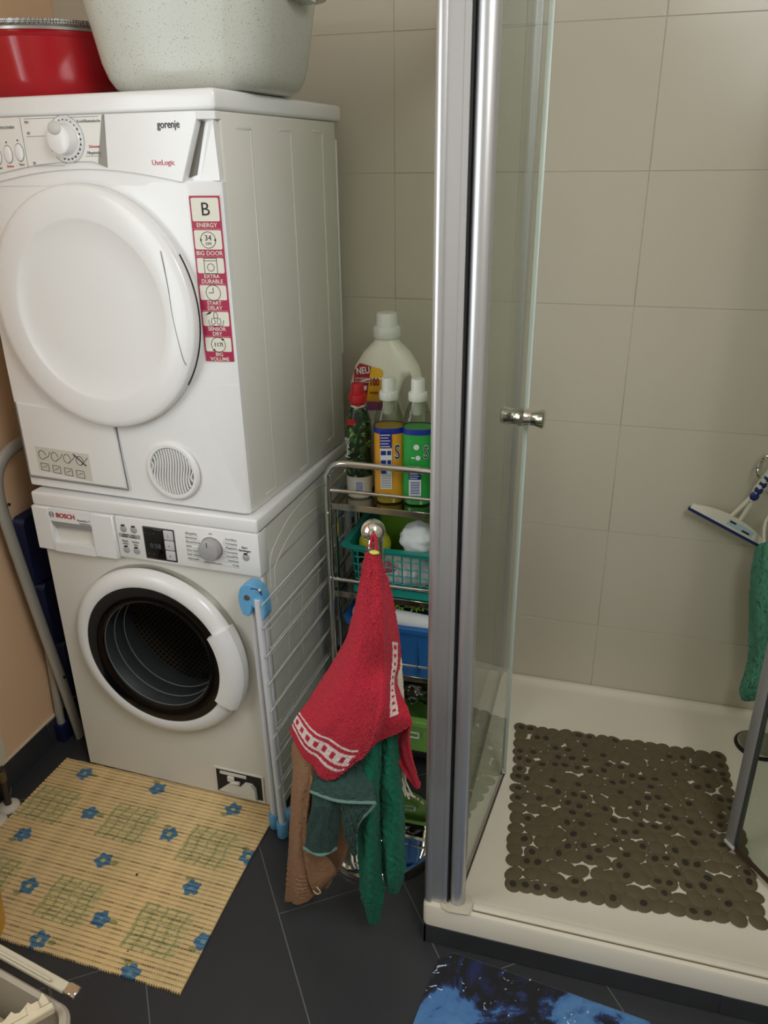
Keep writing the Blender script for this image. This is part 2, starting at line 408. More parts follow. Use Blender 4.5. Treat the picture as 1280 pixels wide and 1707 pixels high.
# back wall
bm = NB(); box(bm, XL-.1, XR+.1, YB, YB+.1, -.1, ZT); wall = struct('wall_back', bm, m_grout)
def wtile(parent, P0, P1, th, axis):
    bm = NB()
    if axis == 'y': box(bm, P0[0], P1[0], YB-th, YB+.001, P0[1], P1[1], .0007, 1)
    else: box(bm, XR-th, XR+.001, P0[0], P1[0], P0[1], P1[1], .0012, 1)
    obj('tile', bm, m_tile, parent, True)
g = .0006
for i in range(-2, 2):
    xa, xb = .154+.609*i, .154+.609*(i+1)
    xa, xb = max(xa, XL), min(xb, XR)
    for k in range(-6, 4):
        za, zb = 1.548+.306*k, 1.548+.306*(k+1)
        za, zb = max(za, 0), min(zb, ZT)
        if zb-za < .02 or xb-xa < .02: continue
        wtile(wall, (xa+g, za+g), (xb-g, zb-g), .0012+rnd.uniform(0, .0004), 'y')
bm = NB(); box(bm, XR, XR+.1, YF, YB, -.1, ZT); wr_ = struct('wall_right', bm, m_grout)
for i in range(-5, 1):
    ya, yb = .0+.609*i, .0+.609*(i+1); yb = min(yb, YB-.002); ya = max(ya, -2.69)
    for k in range(-6, 4):
        za, zb = max(1.548+.306*k, 0), min(1.548+.306*(k+1), ZT)
        if zb-za < .02 or yb-ya < .02: continue
        wtile(wr_, (ya+g, za+g), (yb-g, zb-g), .002, 'x')
# left wall with the window opening
w = WIN; bm = NB()
for (ya, yb, za, zb) in ((YF, w['y0'], -.1, ZT), (w['y1'], YB+.1, -.1, ZT), (w['y0'], w['y1'], -.1, w['z0']), (w['y0'], w['y1'], w['z1'], ZT)):
    box(bm, XL-.1, XL, ya, yb, za, zb)
struct('wall_left', bm, m_paint)
bm = NB(); y0, y1, z0, z1 = w['y0'], w['y1'], w['z0'], w['z1']
for a in ((y0, y0+.05, z0, z1), (y1-.05, y1, z0, z1), (y0, y1, z0, z0+.05), (y0, y1, z1-.05, z1), ((y0+y1)/2-.04, (y0+y1)/2+.04, z0, z1)):
    box(bm, XL-.07, XL-.02, *a, .004)
win = struct('window_1', bm, m_white, True)
bm = NB(); box(bm, XL-.05, XL-.044, y0+.04, y1-.04, z0+.04, z1-.04); obj('pane', bm, glassmat('window_glass', (250, 250, 250)), win, False)
bm = NB(); box(bm, XL-.1, XL+.12, y0-.03, y1+.03, z0-.03, z0, .004); obj('window_sill', bm, m_white, win)
bm = NB(); box(bm, XL-.1, XR+.1, YF-.1, YF, -.1, ZT); struct('wall_front', bm, m_room)
bm = NB(); box(bm, XL-.1, XR+.1, YF-.1, YB+.1, ZT, ZT+.1); struct('ceiling', bm, m_ceil)
# skirting of anthracite tiles on the left wall
bm = NB(); box(bm, XL, XL+.0065, -1.9, YB, 0, .083); bb = struct('baseboard_left', bm, m_fgrout)
for ya, yb in ((-1.74, -1.142), (-1.14, -.542), (-.54, .058), (.060, .615)):
    bm = NB(); box(bm, XL+.001, XL+.0095, ya, yb, .002, .08, .001, 1); obj('tile', bm, m_ftile, bb)
bm = NB(); tube(bm, [(XL+.003, -1.9, .083), (XL+.003, YB, .083)], .005); obj('sealant_bead', bm, mat('cream_sealant', (214, 196, 168), .6), bb)

# ---------------------------------------------------------------- rug
def ribbed_rug():
    X0, X1, Y0, Y1 = -.678, -.006, -.516, .022; st = .002
    nx, ny = int((X1-X0)/st)+1, int((Y1-Y0)/st)+1
    xs = np.linspace(X0, X1, nx); ys = np.linspace(Y0, Y1, ny); X, Y = np.meshgrid(xs, ys)
    per = .0116; ph = ((Y-Y0) % per)/per
    Z = .0035+.0022*np.sqrt(np.clip(1-(2*ph-1)**2, 0, 1))
    Z += .0008*np.sin(X*9+1)*np.sin(Y*7)+.0008
    slant = .03*(X-X0)
    base = np.array(lin((230, 202, 150)))
    C = np.ones((ny, nx, 3))*base
    rs = np.random.RandomState(3)
    lowx = np.interp(X, xs, np.convolve(rs.normal(0, 1, nx), np.ones(25)/25, 'same'))
    C *= (1+.25*lowx)[..., None]
    # yellowed patches and ochre strips
    C *= (1-.10*(np.sin(X*11+np.sin(Y*6)*1.2) > .35))[..., None]*np.array([1, .97, .86]) if False else 1
    tone = .5+.5*np.sin(X*8.5+Y*3+1.2)*np.cos(Y*9-X*2)
    C = C*(1-tone[..., None]*np.array([.02, .07, .16]))
    green = np.array(lin((158, 160, 104))); pale = np.array(lin((208, 194, 140)))
    for cx, cy in ((-.60, -.145), (-.36, -.145), (-.122, -.155), (-.60, -.385), (-.364, -.388), (-.123, -.398)):
        u = (X-cx)/.115; v = (Y-cy)/.115
        ins = (abs(u) < .58) & (abs(v) < .52)
        gx = ((u*4.3+.37+.1*np.sin(v*9)) % 1); gy = ((v*5.4+.37+.12*np.sin(u*8)) % 1)
        lines = (gx < .26) | (gy < .26)
        jag = rs.rand(ny, nx) < .85
        C[ins & ~lines] = C[ins & ~lines]*.45+pale*.55
        C[ins & lines & jag] = C[ins & lines & jag]*.15+green*.85
    blue = np.array(lin((70, 116, 148))); blue2 = np.array(lin((118, 156, 178))); yc = np.array(lin((196, 188, 120))); lf = np.array(lin((112, 132, 70)))
    fl = [(-.587, -.018), (-.356, -.013), (-.121, -.022), (-.48, -.142), (-.239, -.147), (-.603, -.252), (-.354, -.266), (-.104, -.276), (-.485, -.381), (-.266, -.411), (-.013, -.155), (-.013, -.395), (-.37, -.495), (-.131, -.506)]
    for q, (cx, cy) in enumerate(fl):
        dx, dy = X-cx, Y-cy; R = np.hypot(dx, dy); A = np.arctan2(dy, dx)
        rad = .0240*(.87+.13*np.cos(5*A+q*1.3))+rs.normal(0, .0009, (ny, nx))
        pet = R < rad
        streak = (np.sin(Y*900+np.sin(X*200)) > .1)
        C[pet] = np.where(streak[pet][:, None], blue, blue*.6+blue2*.4)
        C[R < .006] = yc if q % 2 == 0 else blue2
        a = q*2.1; lx, ly = cx+.032*math.cos(a), cy+.026*math.sin(a)
        le = (((X-lx)/.011)**2+((Y-ly)/.006)**2 < 1) & ~pet; C[le] = C[le]*.3+lf*.7
    # dotted holes in the valleys
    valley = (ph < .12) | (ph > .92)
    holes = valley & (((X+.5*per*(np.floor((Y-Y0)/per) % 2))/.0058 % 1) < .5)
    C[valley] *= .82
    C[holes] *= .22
    Z[holes] -= .0018
    for sx, sy in ((-.163, -.463), (-.25, -.28)): C[np.hypot(X-sx, Y-sy) < .003] = lin((60, 44, 28))
    me = bpy.data.meshes.new('ribbed_mat'); idx = np.arange(nx*ny).reshape(ny, nx)
    edge = .0015*np.sign(np.sin(X*2*PI/.0058)); Yd = Y.copy(); Yd[0] += edge[0]; Yd[-1] += edge[-1]
    Xr = X+.004*np.sin(Y*8); Yr = Yd-.03*(X-X0)*.6
    V = np.stack([Xr, Yr, Z], -1)
    F = np.stack([idx[:-1, :-1], idx[:-1, 1:], idx[1:, 1:], idx[1:, :-1]], -1).reshape(-1, 4)
    # skirt down to the floor
    per_i = np.concatenate([idx[0, :], idx[1:, -1], idx[-1, -2::-1], idx[-2:0:-1, 0]])
    low = V.reshape(-1, 3)[per_i].copy(); low[:, 2] = .0005
    allv = np.concatenate([V.reshape(-1, 3), low]); nb = nx*ny; k = len(per_i)
    S = np.stack([per_i, nb+np.arange(k), nb+(np.arange(k)+1) % k, np.roll(per_i, -1)], -1)
    me.from_pydata(allv.tolist(), [], np.concatenate([F, S]).tolist())
    ca = me.color_attributes.new('Col', 'FLOAT_COLOR', 'POINT')
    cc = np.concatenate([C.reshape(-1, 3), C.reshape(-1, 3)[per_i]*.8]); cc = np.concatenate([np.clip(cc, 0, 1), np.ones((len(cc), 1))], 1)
    ca.data.foreach_set('color', cc.astype(np.float32).reshape(-1))
    me.materials.append(colmat('ribbed_foam_print', rough=.75))
    o = bpy.data.objects.new('ribbed_mat', me); COL.objects.link(o)
    tag(o, 'yellow ribbed foam floor mat with blue flowers and green checks before the washing machine', 'mat')
ribbed_rug()

# ---------------------------------------------------------------- washing machine
WM = thing('washing_machine', 'white front-loading washing machine with black-ringed glass door under the dryer', 'washing machine', (.0076, .001, 0), -.032)
DC = (-.30, .455)
bm = NB()
plate_hole(bm, -.603, -.003, .012, .712, 0, DC[0], DC[1], .196)
box(bm, -.603, -.003, .0, .56, .705, .82)            # upper body
lathe(bm, [(.196, 0), (.196, .03)], 64, 'Y', (DC[0], 0, DC[1]))
for x in (-.603, -.003): poly(bm, [(x, 0, .012), (x, .56, .012), (x, .56, .712), (x, 0, .712)])
poly(bm, [(-.603, .56, .012), (-.0052, .56, .012), (-.0052, .56, .712), (-.603, .56, .712)])
poly(bm, [(-.603, 0, .012), (-.003, 0, .012), (-.0052, .56, .012), (-.603, .56, .012)])
obj('body', bm, m_body, WM, ang=30)
bm = NB()
for x in (-.55, -.055):
    for y in (.05, .5): lathe(bm, [(0, 0), (.02, 0), (.02, .006), (.009, .008), (.009, .02), (0, .02)], 16, 'Z', (x, y, 0))
    
obj('foot', bm, m_dark, WM)
bm = NB(); box(bm, -.606, .0, -.014, .575, .82, .8545, .006, 3); obj('worktop', bm, m_white, WM)
bm = NB(); box(bm, -.374, .0, -.015, .03, .7115, .8195, .004, 2); obj('control_panel', bm, m_white, WM)
# drawer with recess
bm = NB()
box(bm, -.608, -.556, -.020, .03, .704, .8195, .003, 1); box(bm, -.441, -.3765, -.020, .03, .704, .8195, .003, 1)
box(bm, -.557, -.440, -.020, .03, .786, .8195); box(bm, -.557, -.440, -.020, .03, .704, .726)
box(bm, -.557, -.440, .016, .02, .72, .79)
dr = obj('detergent_drawer', bm, m_white, WM)
bm = NB(); poly(bm, [(-.555, -.0205, .786), (-.441, -.0205, .786), (-.441, -.010, .766), (-.555, -.010, .766)], (0, .006, -.001)); obj('handle', bm, m_greyp, dr)
text('lettering', 'BOSCH', .0165, mat('brand_red', (176, 30, 52), .5), dr, (-.536, -.0208, .803), bold=.0004)
bm = NB(); lathe(bm, [(.0062, 0), (.0075, 0), (.0075, -.0006), (.0062, -.0006), (.0062, 0)], 24, 'Y', (-.549, -.0202, .8035)); box(bm, -.553, -.551, -.0208, -.0202, .799, .808); box(bm, -.547, -.545, -.0208, -.0202, .799, .808); box(bm, -.552, -.546, -.0208, -.0202, .803, .8042)
obj('emblem', bm, m_print, dr)
text('lettering', 'Avantixx 7', .0085, m_print, dr, (-.440, -.0208, .797), align='RIGHT'); text('lettering', 'VarioPerfect', .0062, m_print, dr, (-.440, -.0208, .789), align='RIGHT')
bm = NB(); box(bm, -.296, -.244, -.0185, -.012, .722, .800, .003, 2); obj('display', bm, m_black, WM)
bm = NB(); box(bm, -.300, -.214, -.0165, -.012, .718, .804, .003, 2); obj('display_frame', bm, mat('display_bezel', (60, 60, 64), .3), WM)
ms = mat('display_segments', (92, 96, 98), .4)
text('lettering', '0:58', .017, ms, WM, (-.282, -.0188, .756)); text('lettering', '° · · · °', .010, ms, WM, (-.292, -.0188, .786)); text('lettering', '◦ · ◦', .009, ms, WM, (-.290, -.0188, .735))
for i, s in enumerate(('|', 'o', 'o')):
    bm = NB(); box(bm, -.2425, -.2175, -.019, -.012, .776-.026*i, .800-.026*i, .002, 2); b = obj('button', bm, mat('pale_grey_button', (205, 205, 208), .3), WM)  # buttons in a paler grey than the round ones
    text('lettering', s, .010, m_print, b, (-.2305, -.0193, .788-.026*i), align='CENTER')
def led_button(x, z, r=.0088):
    bm = NB(); lathe(bm, [(0, -.0175), (r*.7, -.0178), (r, -.016), (r, -.012)], 20, 'Y', (x, 0, z)); b = obj('button', bm, m_greyp, WM)
    bm = NB(); box(bm, x-.004, x+.004, -.0183, -.015, z+r-.001, z+r+.002); obj('indicator', bm, m_dark, b)
for x, z in ((-.352, .789), (-.324, .789), (-.352, .734), (-.324, .734), (-.034, .759)): led_button(x, z)
bm = NB(); box(bm, -.368, -.309, -.0160, -.0148, .7665, .777, .0005, 1); obj('label_plate', bm, m_greyp, WM)
text('lettering', 'Speed      Eco', .0062, m_blkp, WM, (-.339, -.0163, .7743), align='CENTER'); text('lettering', 'Perfect   Perfect', .0062, m_blkp, WM, (-.339, -.0163, .769), align='CENTER')
for s, x, z in (('Bügel-', -.352, .757), ('leicht', -.352, .750), ('Spülen', -.324, .757), ('plus', -.324, .750), ('Start', -.036, .783), ('Nachlegen', -.036, .775)):
    text('lettering', s, .0072, m_blkp if x > -.1 else m_print, WM, (x, -.0153, z), align='CENTER', bold=.0001)
bm = NB(); lathe(bm, [(.0275, -.0150), (.0285, -.0155), (.0285, -.0162), (.027, -.017)], 40, 'Y', (-.120, 0, .770)); obj('knob_ring', bm, mat('ring_grey', (150, 140, 138), .3), WM)  # ring in warm grey, darker than the panel
bm = NB(); lathe(bm, [(0, -.036), (.021, -.036), (.0245, -.034), (.026, -.028), (.0265, -.015)], 40, 'Y', (-.120, 0, .770)); kn = obj('program_knob', bm, m_greyp, WM)
bm = NB(); box(bm, -.1208, -.1192, -.0366, -.0355, .781, .793); obj('pointer', bm, m_blkp, kn)
for i, s in enumerate(('AllergiePlus', 'Sportswear', 'Blusen/Hemden', 'Jeans', 'Extra Kurz 15\'', 'Sanft: Schleudern', 'Abpumpen')):
    text('lettering', s, .0066, m_print, WM, (-.186, -.0153, .8005-.0108*i)); bm = NB(); box(bm, -.186, -.152+.002*min(i, 3), -.0154, -.0150, .7955-.0108*i, .7959-.0108*i); obj('dial_line', bm, m_print, WM)
for i, s in enumerate(('Koch/Bunt', '+ Vorwäsche', 'Pflegeleicht', '+ Vorwäsche', 'Schnell/Mix', 'Fein/Seide', 'Wolle')):
    text('lettering', s, .0066, m_print, WM, (-.054, -.0153, .7985-.0108*i), align='RIGHT'); bm = NB(); box(bm, -.088-.002*min(i, 3), -.054, -.0154, -.0150, .7935-.0108*i, .7939-.0108*i); obj('dial_line', bm, m_print, WM)
text('lettering', 'Aus', .006, m_print, WM, (-.120, -.0153, .8065), align='CENTER'); text('lettering', 'Spülen/Schleudern', .0064, m_print, WM, (-.120, -.0153, .732), align='CENTER')
# door
dc = (DC[0], 0, DC[1])
bm = NB(); lathe(bm, [(.193, -.030), (.195, -.041), (.203, -.044), (.222, -.040), (.233, -.030), (.236, -.018), (.236, -.002), (.225, -.001)], 96, 'Y', dc); door = obj('door', bm, m_white, WM)
bm = NB(); lathe(bm, [(.150, -.0335), (.156, -.037), (.188, -.040), (.196, -.038)], 96, 'Y', dc); obj('black_ring', bm, m_black, door)
bm = NB(); lathe(bm, [(.228, -.001), (.238, -.001), (.238, -.006), (.236, -.018)], 96, 'Y', dc); obj('door_rim', bm, m_steel, door)
bm = NB()
prof_o = [(.184, -.034), (.186, -.050), (.200, -.053), (.232, -.048), (.243, -.036), (.244, -.014)]
prof_o = [(r, h-.003) for r, h in prof_o[:-1]]+[prof_o[-1]]
lathe(bm, prof_o, 24, 'Y', dc, math.radians(-28), math.radians(29))
for a in (math.radians(-28), math.radians(29)):
    poly(bm, [(dc[0]+r*math.cos(a), h, dc[2]+r*math.sin(a)) for r, h in prof_o]+[(dc[0]+.184*math.cos(a), -.014, dc[2]+.184*math.sin(a))])
bmesh.ops.remove_doubles(bm, verts=bm.verts[:], dist=1e-5)
obj('door_handle', bm, m_white, door)
gm = glassmat('door_bowl_glass', (236, 240, 240), rough=.02, ior=1.5, gain=2.0)
bm = NB(); lathe(bm, [(.151, -.034), (.149, -.01), (.147, .05), (.142, .085), (.125, .108), (.09, .122), (.04, .128), (.0, .129)], 72, 'Y', dc); bowl = obj('glass_bowl', bm, gm, door)
bm = NB()
for r, y in ((.150, -.030), (.1475, .006), (.1455, .045)):
    tube(bm, [(dc[0]+r*math.cos(2*PI*i/72), y, dc[2]+r*math.sin(2*PI*i/72)) for i in range(72)], .0012, 6, True)
obj('glass_ridge', bm, mat('glass_edge', (120, 124, 124), .15), door)
# rubber gasket and drum
bm = NB(); lathe(bm, [(.193, .0), (.178, .02), (.172, .05), (.176, .075), (.168, .095), (.172, .12)], 64, 'Y', dc); obj('gasket', bm, mat('rubber_grey', (66, 68, 70), .5), WM)
m_drum = mat('drum_steel', (150, 138, 122), .4, metal=.5)
nt = m_drum.node_tree; uvn = nt.nodes.new('ShaderNodeUVMap'); mp = nt.nodes.new('ShaderNodeMapping'); mp.inputs['Scale'].default_value = (120, 44, 1)
fr = nt.nodes.new('ShaderNodeVectorMath'); fr.operation = 'FRACTION'; sb = nt.nodes.new('ShaderNodeVectorMath'); sb.operation = 'SUBTRACT'; sb.inputs[1].default_value = (.5, .5, 0)
ln = nt.nodes.new('ShaderNodeVectorMath'); ln.operation = 'LENGTH'; gt = nt.nodes.new('ShaderNodeMath'); gt.operation = 'GREATER_THAN'; gt.inputs[1].default_value = .27
mx = nt.nodes.new('ShaderNodeMix'); mx.data_type = 'RGBA'; mx.inputs[6].default_value = (.004, .004, .004, 1); mx.inputs[7].default_value = (*lin((150, 136, 118)), 1)
nt.links.new(uvn.outputs[0], mp.inputs[0]); nt.links.new(mp.outputs[0], fr.inputs[0]); nt.links.new(fr.outputs[0], sb.inputs[0]); nt.links.new(sb.outputs[0], ln.inputs[0]); nt.links.new(ln.outputs[1], gt.inputs[0]); nt.links.new(gt.outputs[0], mx.inputs[0]); nt.links.new(mx.outputs[2], nt.nodes['Principled BSDF'].inputs['Base Color'])
bm = NB(); uvl = bm.loops.layers.uv.new('UVMap'); prof = [(.172, .10), (.205, .105), (.235, .13), (.238, .22), (.238, .34), (.235, .44), (.20, .455), (.1, .46), (.001, .46)]
R = lathe(bm, prof, 64, 'Y', dc); vi = {}
for i, ring in enumerate(R):
    for j, v in enumerate(ring): vi[v] = (j/64, i)
ss = [0]
for a, b in zip(prof, prof[1:]): ss.append(ss[-1]+math.hypot(a[0]-b[0], a[1]-b[1]))
for f in bm.faces:
    js = [vi[l.vert][0] for l in f.loops]
    for l in f.loops:
        j, i = vi[l.vert]
        if max(js) > .9 and j < .1: j += 1
        l[uvl].uv = (j, ss[i]/ss[-1])
obj('drum', bm, m_drum, WM)
bm = NB()
for k in range(3):
    a = k*2*PI/3+.5; c, s = math.cos(a), math.sin(a)
    loft(bm, [[(dc[0]+(.237-h)*c-w_*s, y, dc[2]+(.237-h)*s+w_*c) for w_, h in ((-.025, 0), (-.012, .03), (0, .042), (.012, .03), (.025, 0))] for y in (.15, .18, .40, .43)], True, True)
obj('drum_paddle', bm, mat('paddle_grey', (70, 72, 74), .3), WM)
# pump filter opening
bm = NB(); x0, x1, z0, z1 = -.190, -.056, .022, .100
fm = m_body
for a in ((x0-.006, x1+.006, z1, z1+.005), (x0-.006, x1+.006, z0-.005, z0), (x0-.006, x0, z0, z1), (x1, x1+.006, z0, z1)): box(bm, a[0], a[1], -.004, .001, a[2], a[3], .001, 1)
fl = obj('filter_frame', bm, m_body, WM)
bm = NB(); box(bm, x0, x1, -.0022, -.0008, z0, z1); obj('filter_recess', bm, m_dark, fl, False)
bm = NB(); poly(bm, [(x0+.004, -.0026, z0+.006), (x0+.045, -.0026, z0+.044), (x0+.075, -.0026, z0+.03), (x0+.072, -.0026, z0+.004)], (0, -.004, 0)); box(bm, x0+.012, x0+.09, -.005, -.002, z1-.014, z1-.004, .001, 1); obj('filter_tray', bm, m_body, fl)
bm = NB(); loft(bm, [[(x, y, z) for x, z in ((-.122, .026), (-.116, .062), (-.104, .074), (-.084, .074), (-.074, .062), (-.072, .028))] for y in (-.002, -.013)], True, True); box(bm, -.155, -.135, -.010, -.003, .068, .086, .002, 1); tube(bm, [(-.145, -.007, .066), (-.120, -.008, .070)], .005); obj('filter_plug', bm, m_body, fl)
# pressed outlines on the right side panel
bm = NB()
tube(bm, smooth_path([(-.0052, .059, .60), (-.0052, .059, .69), (-.0052, .082, .712), (-.0052, .132, .735), (-.0052, .196, .748), (-.0052, .269, .748), (-.0052, .376, .73), (-.0052, .45, .67), (-.0052, .47, .55)], 6), .0035, 8)
tube(bm, smooth_path([(-.0052, .035, .66), (-.0052, .045, .735), (-.0052, .11, .772), (-.0052, .187, .791), (-.0052, .35, .795), (-.0052, .50, .74)], 6), .0035, 8)
tube(bm, smooth_path([(-.0052, .148, .60), (-.0052, .113, .478), (-.0052, .10, .30), (-.0052, .148, .12)], 6), .003, 8)
tube(bm, smooth_path([(-.0052, .21, .56), (-.0052, .19, .439), (-.0052, .20, .25), (-.0052, .26, .15)], 6), .003, 8)
tube(bm, smooth_path([(-.0052, .33, .60), (-.0052, .30, .45), (-.0052, .32, .25), (-.0052, .42, .15)], 6), .003, 8)
obj('side_pressing', bm, m_body, WM)
bm = NB(); box(bm, -.010, -.0025, .012, .0145, .02, .81); box(bm, -.004, -.0022, .0, .56, .8185, .8205); obj('panel_seam', bm, mat('seam_grey', (140, 140, 134), .6), WM)

# ---------------------------------------------------------------- dryer
DR = thing('tumble_dryer', 'white tumble dryer with big round door stacked on the washing machine', 'dryer', (-.013, .004, .8555), -.07)
Wd = .603
bm = NB(); box(bm, -Wd, 0, .012, .545, .004, .808, .004, 2)
body = obj('body', bm, m_body, DR)
bm = NB()
for y0, y1, zt, zb in ((.063, .124, .782, .024), (.245, .303, .784, .018), (.415, .468, .786, .04)):
    # recessed outline grooves: right flank and short top / bottom returns
    box(bm, -.001, .0010, y1-.004, y1+.002, zb, zt, .0008, 1); box(bm, -.001, .0010, y0, y1, zt-.004, zt+.001, .0008, 1); box(bm, -.001, .0010, y0+.01, y1, zb-.003, zb+.002, .0008, 1)
obj('side_pressing', bm, m_body, DR)
bm = NB(); box(bm, -.15, .001, .546, .552, .25, .77, .002, 1); obj('rear_panel', bm, m_body, DR)
bm = NB(); box(bm, -Wd-.006, .004, -.012, .575, .8085, .8445, .008, 3); obj('worktop', bm, m_white, DR)
# faceted front panel
yF = -.018
P1, P2, P3 = (-.080, .690), (-.112, .300), (-.014, .006)
bm = NB()
def V(x, y, z): return bm.verts.new((x, y, z))
a1, a2, a3 = V(P1[0], yF, P1[1]), V(P2[0], yF, P2[1]), V(P3[0], yF+.01, P3[1])
e1, e0, em = V(-.001, -.004, .69), V(0, -.002, .006), V(0, -.003, .3)
b1, b2, b3 = V(-Wd+.006, yF+.003, P1[1]), V(-Wd+.004, yF, P2[1]), V(-Wd+.004, yF+.003, P3[1])
f1, f0, fm_ = V(-Wd, -.004, .69), V(-Wd, -.002, .006), V(-Wd, -.003, .3)
for f in ((a1, a2, em, e1), (a2, a3, e0, em), (b1, b2, fm_, f1), (b2, b3, f0, fm_), (a1, b1, b2, a2), (a2, b2, b3, a3)): bm.faces.new(f)
g1, g0, h1, h0 = V(-.001, .013, .69), V(0, .013, .006), V(-Wd, .013, .69), V(-Wd, .013, .006)
for f in ((e1, g1, g0, e0, em), (f1, fm_, f0, h0, h1), (a3, b3, f0, h0, g0, e0), (a1, e1, g1, h1, f1, b1)): bm.faces.new(f)
bmesh.ops.bevel(bm, geom=[e for e in bm.edges], offset=.0025, segments=2, affect='EDGES')
obj('front_panel', bm, m_white, DR, ang=60)
bm = NB(); box(bm, -.52, -.085, yF+.0004, yF+.012, .682, .7205); obj('front_brow', bm, m_white, DR)
# fascia, curved lower border
def arc_z(x): return .672+.040*math.cos(min(1, abs((x+.30)/.30))*PI/2)
bm = NB()
xs = [-Wd+.002+i*(Wd-.034)/40 for i in range(41)]
xs = [x for x in xs if x < -.076]+[-.074]
top = [(x, -.022, .8075) for x in reversed(xs)]
pts = [(x, -.022, arc_z(x)) for x in xs]+[(-.030, -.022, .795), (-.030, -.022, .8075)]+top
poly(bm, pts, (0, .03, 0)); poly(bm, [(-.030, -.022, .793), (-.0, -.006, .793), (-.0, -.006, .8075), (-.030, -.022, .8075)], (0, .02, 0))
bmesh.ops.bevel(bm, geom=[e for e in bm.edges], offset=.0012, segments=1, affect='EDGES')
fas = obj('control_fascia', bm, m_white, DR, ang=30)
# grip recess
bm = NB(); poly(bm, [(-.073, -.003, .69), (-.004, -.003, .69), (-.006, -.003, .80), (-.030, -.003, .80)], (0, .01, 0)); poly(bm, [(-.045, -.004, .69), (-.002, -.006, .69), (-.006, -.006, .79), (-.016, -.004, .79)], (0, .006, 0))
obj('grip_recess', bm, m_white, DR)
bm = NB(); poly(bm, [(-.070, -.0045, .695), (-.052, -.0045, .70), (-.024, -.0045, .79), (-.032, -.0045, .79)], (0, .003, 0)); obj('grip_shade_strip', bm, mat('grip_shade_grey', (110, 106, 98), .5), DR)  # grey strip stands for the shade inside the grip recess
# raised button panel
bm = NB()
pts = [(x, -.027, arc_z(x)+.014) for x in [-Wd+.003+i*.0175 for i in range(20)] if x < -.262]+[(-.256, -.027, .722), (-.232, -.027, .8065), (-Wd+.003, -.027, .8065)]
poly(bm, pts, (0, .008, 0)); bmesh.ops.bevel(bm, geom=[e for e in bm.edges], offset=.001, segments=1, affect='EDGES')
bp = obj('button_panel', bm, m_whitem, DR, ang=30)
bm = NB(); poly(bm, [(-.231, -.0262, .8065), (-.2555, -.0262, .722), (-.238, -.0222, .714), (-.2295, -.0222, .8065)]); obj('panel_end', bm, mat('end_shade', (150, 146, 138), .6), DR, False)  # panel end greyed, the shade on its slant put into the colour
bm = NB(); box(bm, -.4262, -.4252, -.0273, -.0268, .716, .806); obj('panel_division', bm, m_print, bp)
for x, z in ((-.441, .744), (-.470, .741), (-.499, .738)):
    bm = NB(); lathe(bm, [(0, -.030), (.0075, -.0305), (.0098, -.029), (.0102, -.026)], 24, 'Y', (x, 0, z))
    for v in bm.verts: v.co.z = z+(v.co.z-z)*1.55
    b = obj('push_button', bm, m_white, bp)
    bm = NB(); lathe(bm, [(.0106, -.0274), (.0114, -.0274), (.0114, -.0266), (.0106, -.0266)], 24, 'Y', (x, 0, z))
    for v in bm.verts: v.co.z = z+(v.co.z-z)*1.5
    obj('button_rim', bm, m_print, b)
    bm = NB(); disc(bm, (x, -.0276, z+.022), .0017, 10); obj('indicator', bm, m_dark, b)
for s, x, z, m_ in (('Start', -.440, .722, m_print), ('Schon', -.470, .719, m_prd), ('Signal', -.500, .716, m_print), ('TROCKNEN', -.462, .789, m_print), ('60', -.52, .78, m_print)): text('lettering', s, .007, m_, bp, (x, -.0275, z), align='CENTER')
dl = (-.322, 0, .765)
bm = NB(); lathe(bm, [(.0, -.028), (.0395, -.0285), (.0405, -.027), (.0405, -.024)], 48, 'Y', dl); obj('dial_plate', bm, mat('dial_plate', (226, 228, 230), .3), bp)
bm = NB(); lathe(bm, [(.0, -.030), (.032, -.031), (.034, -.029)], 40, 'Y', dl)
lathe(bm, [(.0, -.052), (.023, -.052), (.026, -.050), (.0285, -.031)], 40, 'Y', dl); dial = obj('program_dial', bm, m_white, bp)
bm = NB(); sphere(bm, (dl[0]-.003, -.052, dl[2]+.020), .016, .004, .012); obj('finger_dimple', bm, mat('dimple', (206, 204, 200), .4), dial)
bm = NB()
for k in range(18):
    a = math.radians(60-k*15+90); 
    if k in (0,): continue
    disc(bm, (dl[0]+.0350*math.cos(a), -.0292, dl[2]+.0350*math.sin(a)), .0013 if k < 8 else .002, 8, h=.001)
obj('dial_mark', bm, m_blkp, bp)
bm = NB()
for a0, a1 in ((100, 210), (-75, 75), (225, 262)):
    tube(bm, [(dl[0]+.0425*math.cos(math.radians(a)), -.0272, dl[2]+.0425*math.sin(math.radians(a))) for a in np.linspace(a0, a1, 16)], .0005, 4)
for x0, x1, z in ((-.416, -.342, .803), (-.416, -.372, .772), (-.412, -.335, .719), (-.304, -.240, .803), (-.282, -.246, .735)): box(bm, x0, x1, -.0275, -.0268, z, z+.0008)
obj('dial_line', bm, m_print, bp)
text('lettering', 'Koch/Buntwäsche', .0075, m_print, bp, (-.236, -.0275, .796), align='RIGHT'); text('lettering', 'Schonen', .0072, m_prd, bp, (-.246, -.0275, .752), align='RIGHT'); text('lettering', 'Pflegeleicht', .0068, m_print, bp, (-.246, -.0275, .741), align='RIGHT')
text('lettering', '90+', .0075, m_print, bp, (-.416, -.0275, .797)); text('lettering', '60', .0075, m_print, bp, (-.414, -.0275, .778)); text('lettering', '30', .0075, m_print, bp, (-.412, -.0275, .724))
text('lettering', 'gorenje', .0185, m_blkp, DR, (-.115, -.0225, .786), bold=.0002, sx=.86)
text('lettering', 'UseLogic', .0130, m_prd, DR, (-.136, -.0225, .722), sx=1.05)
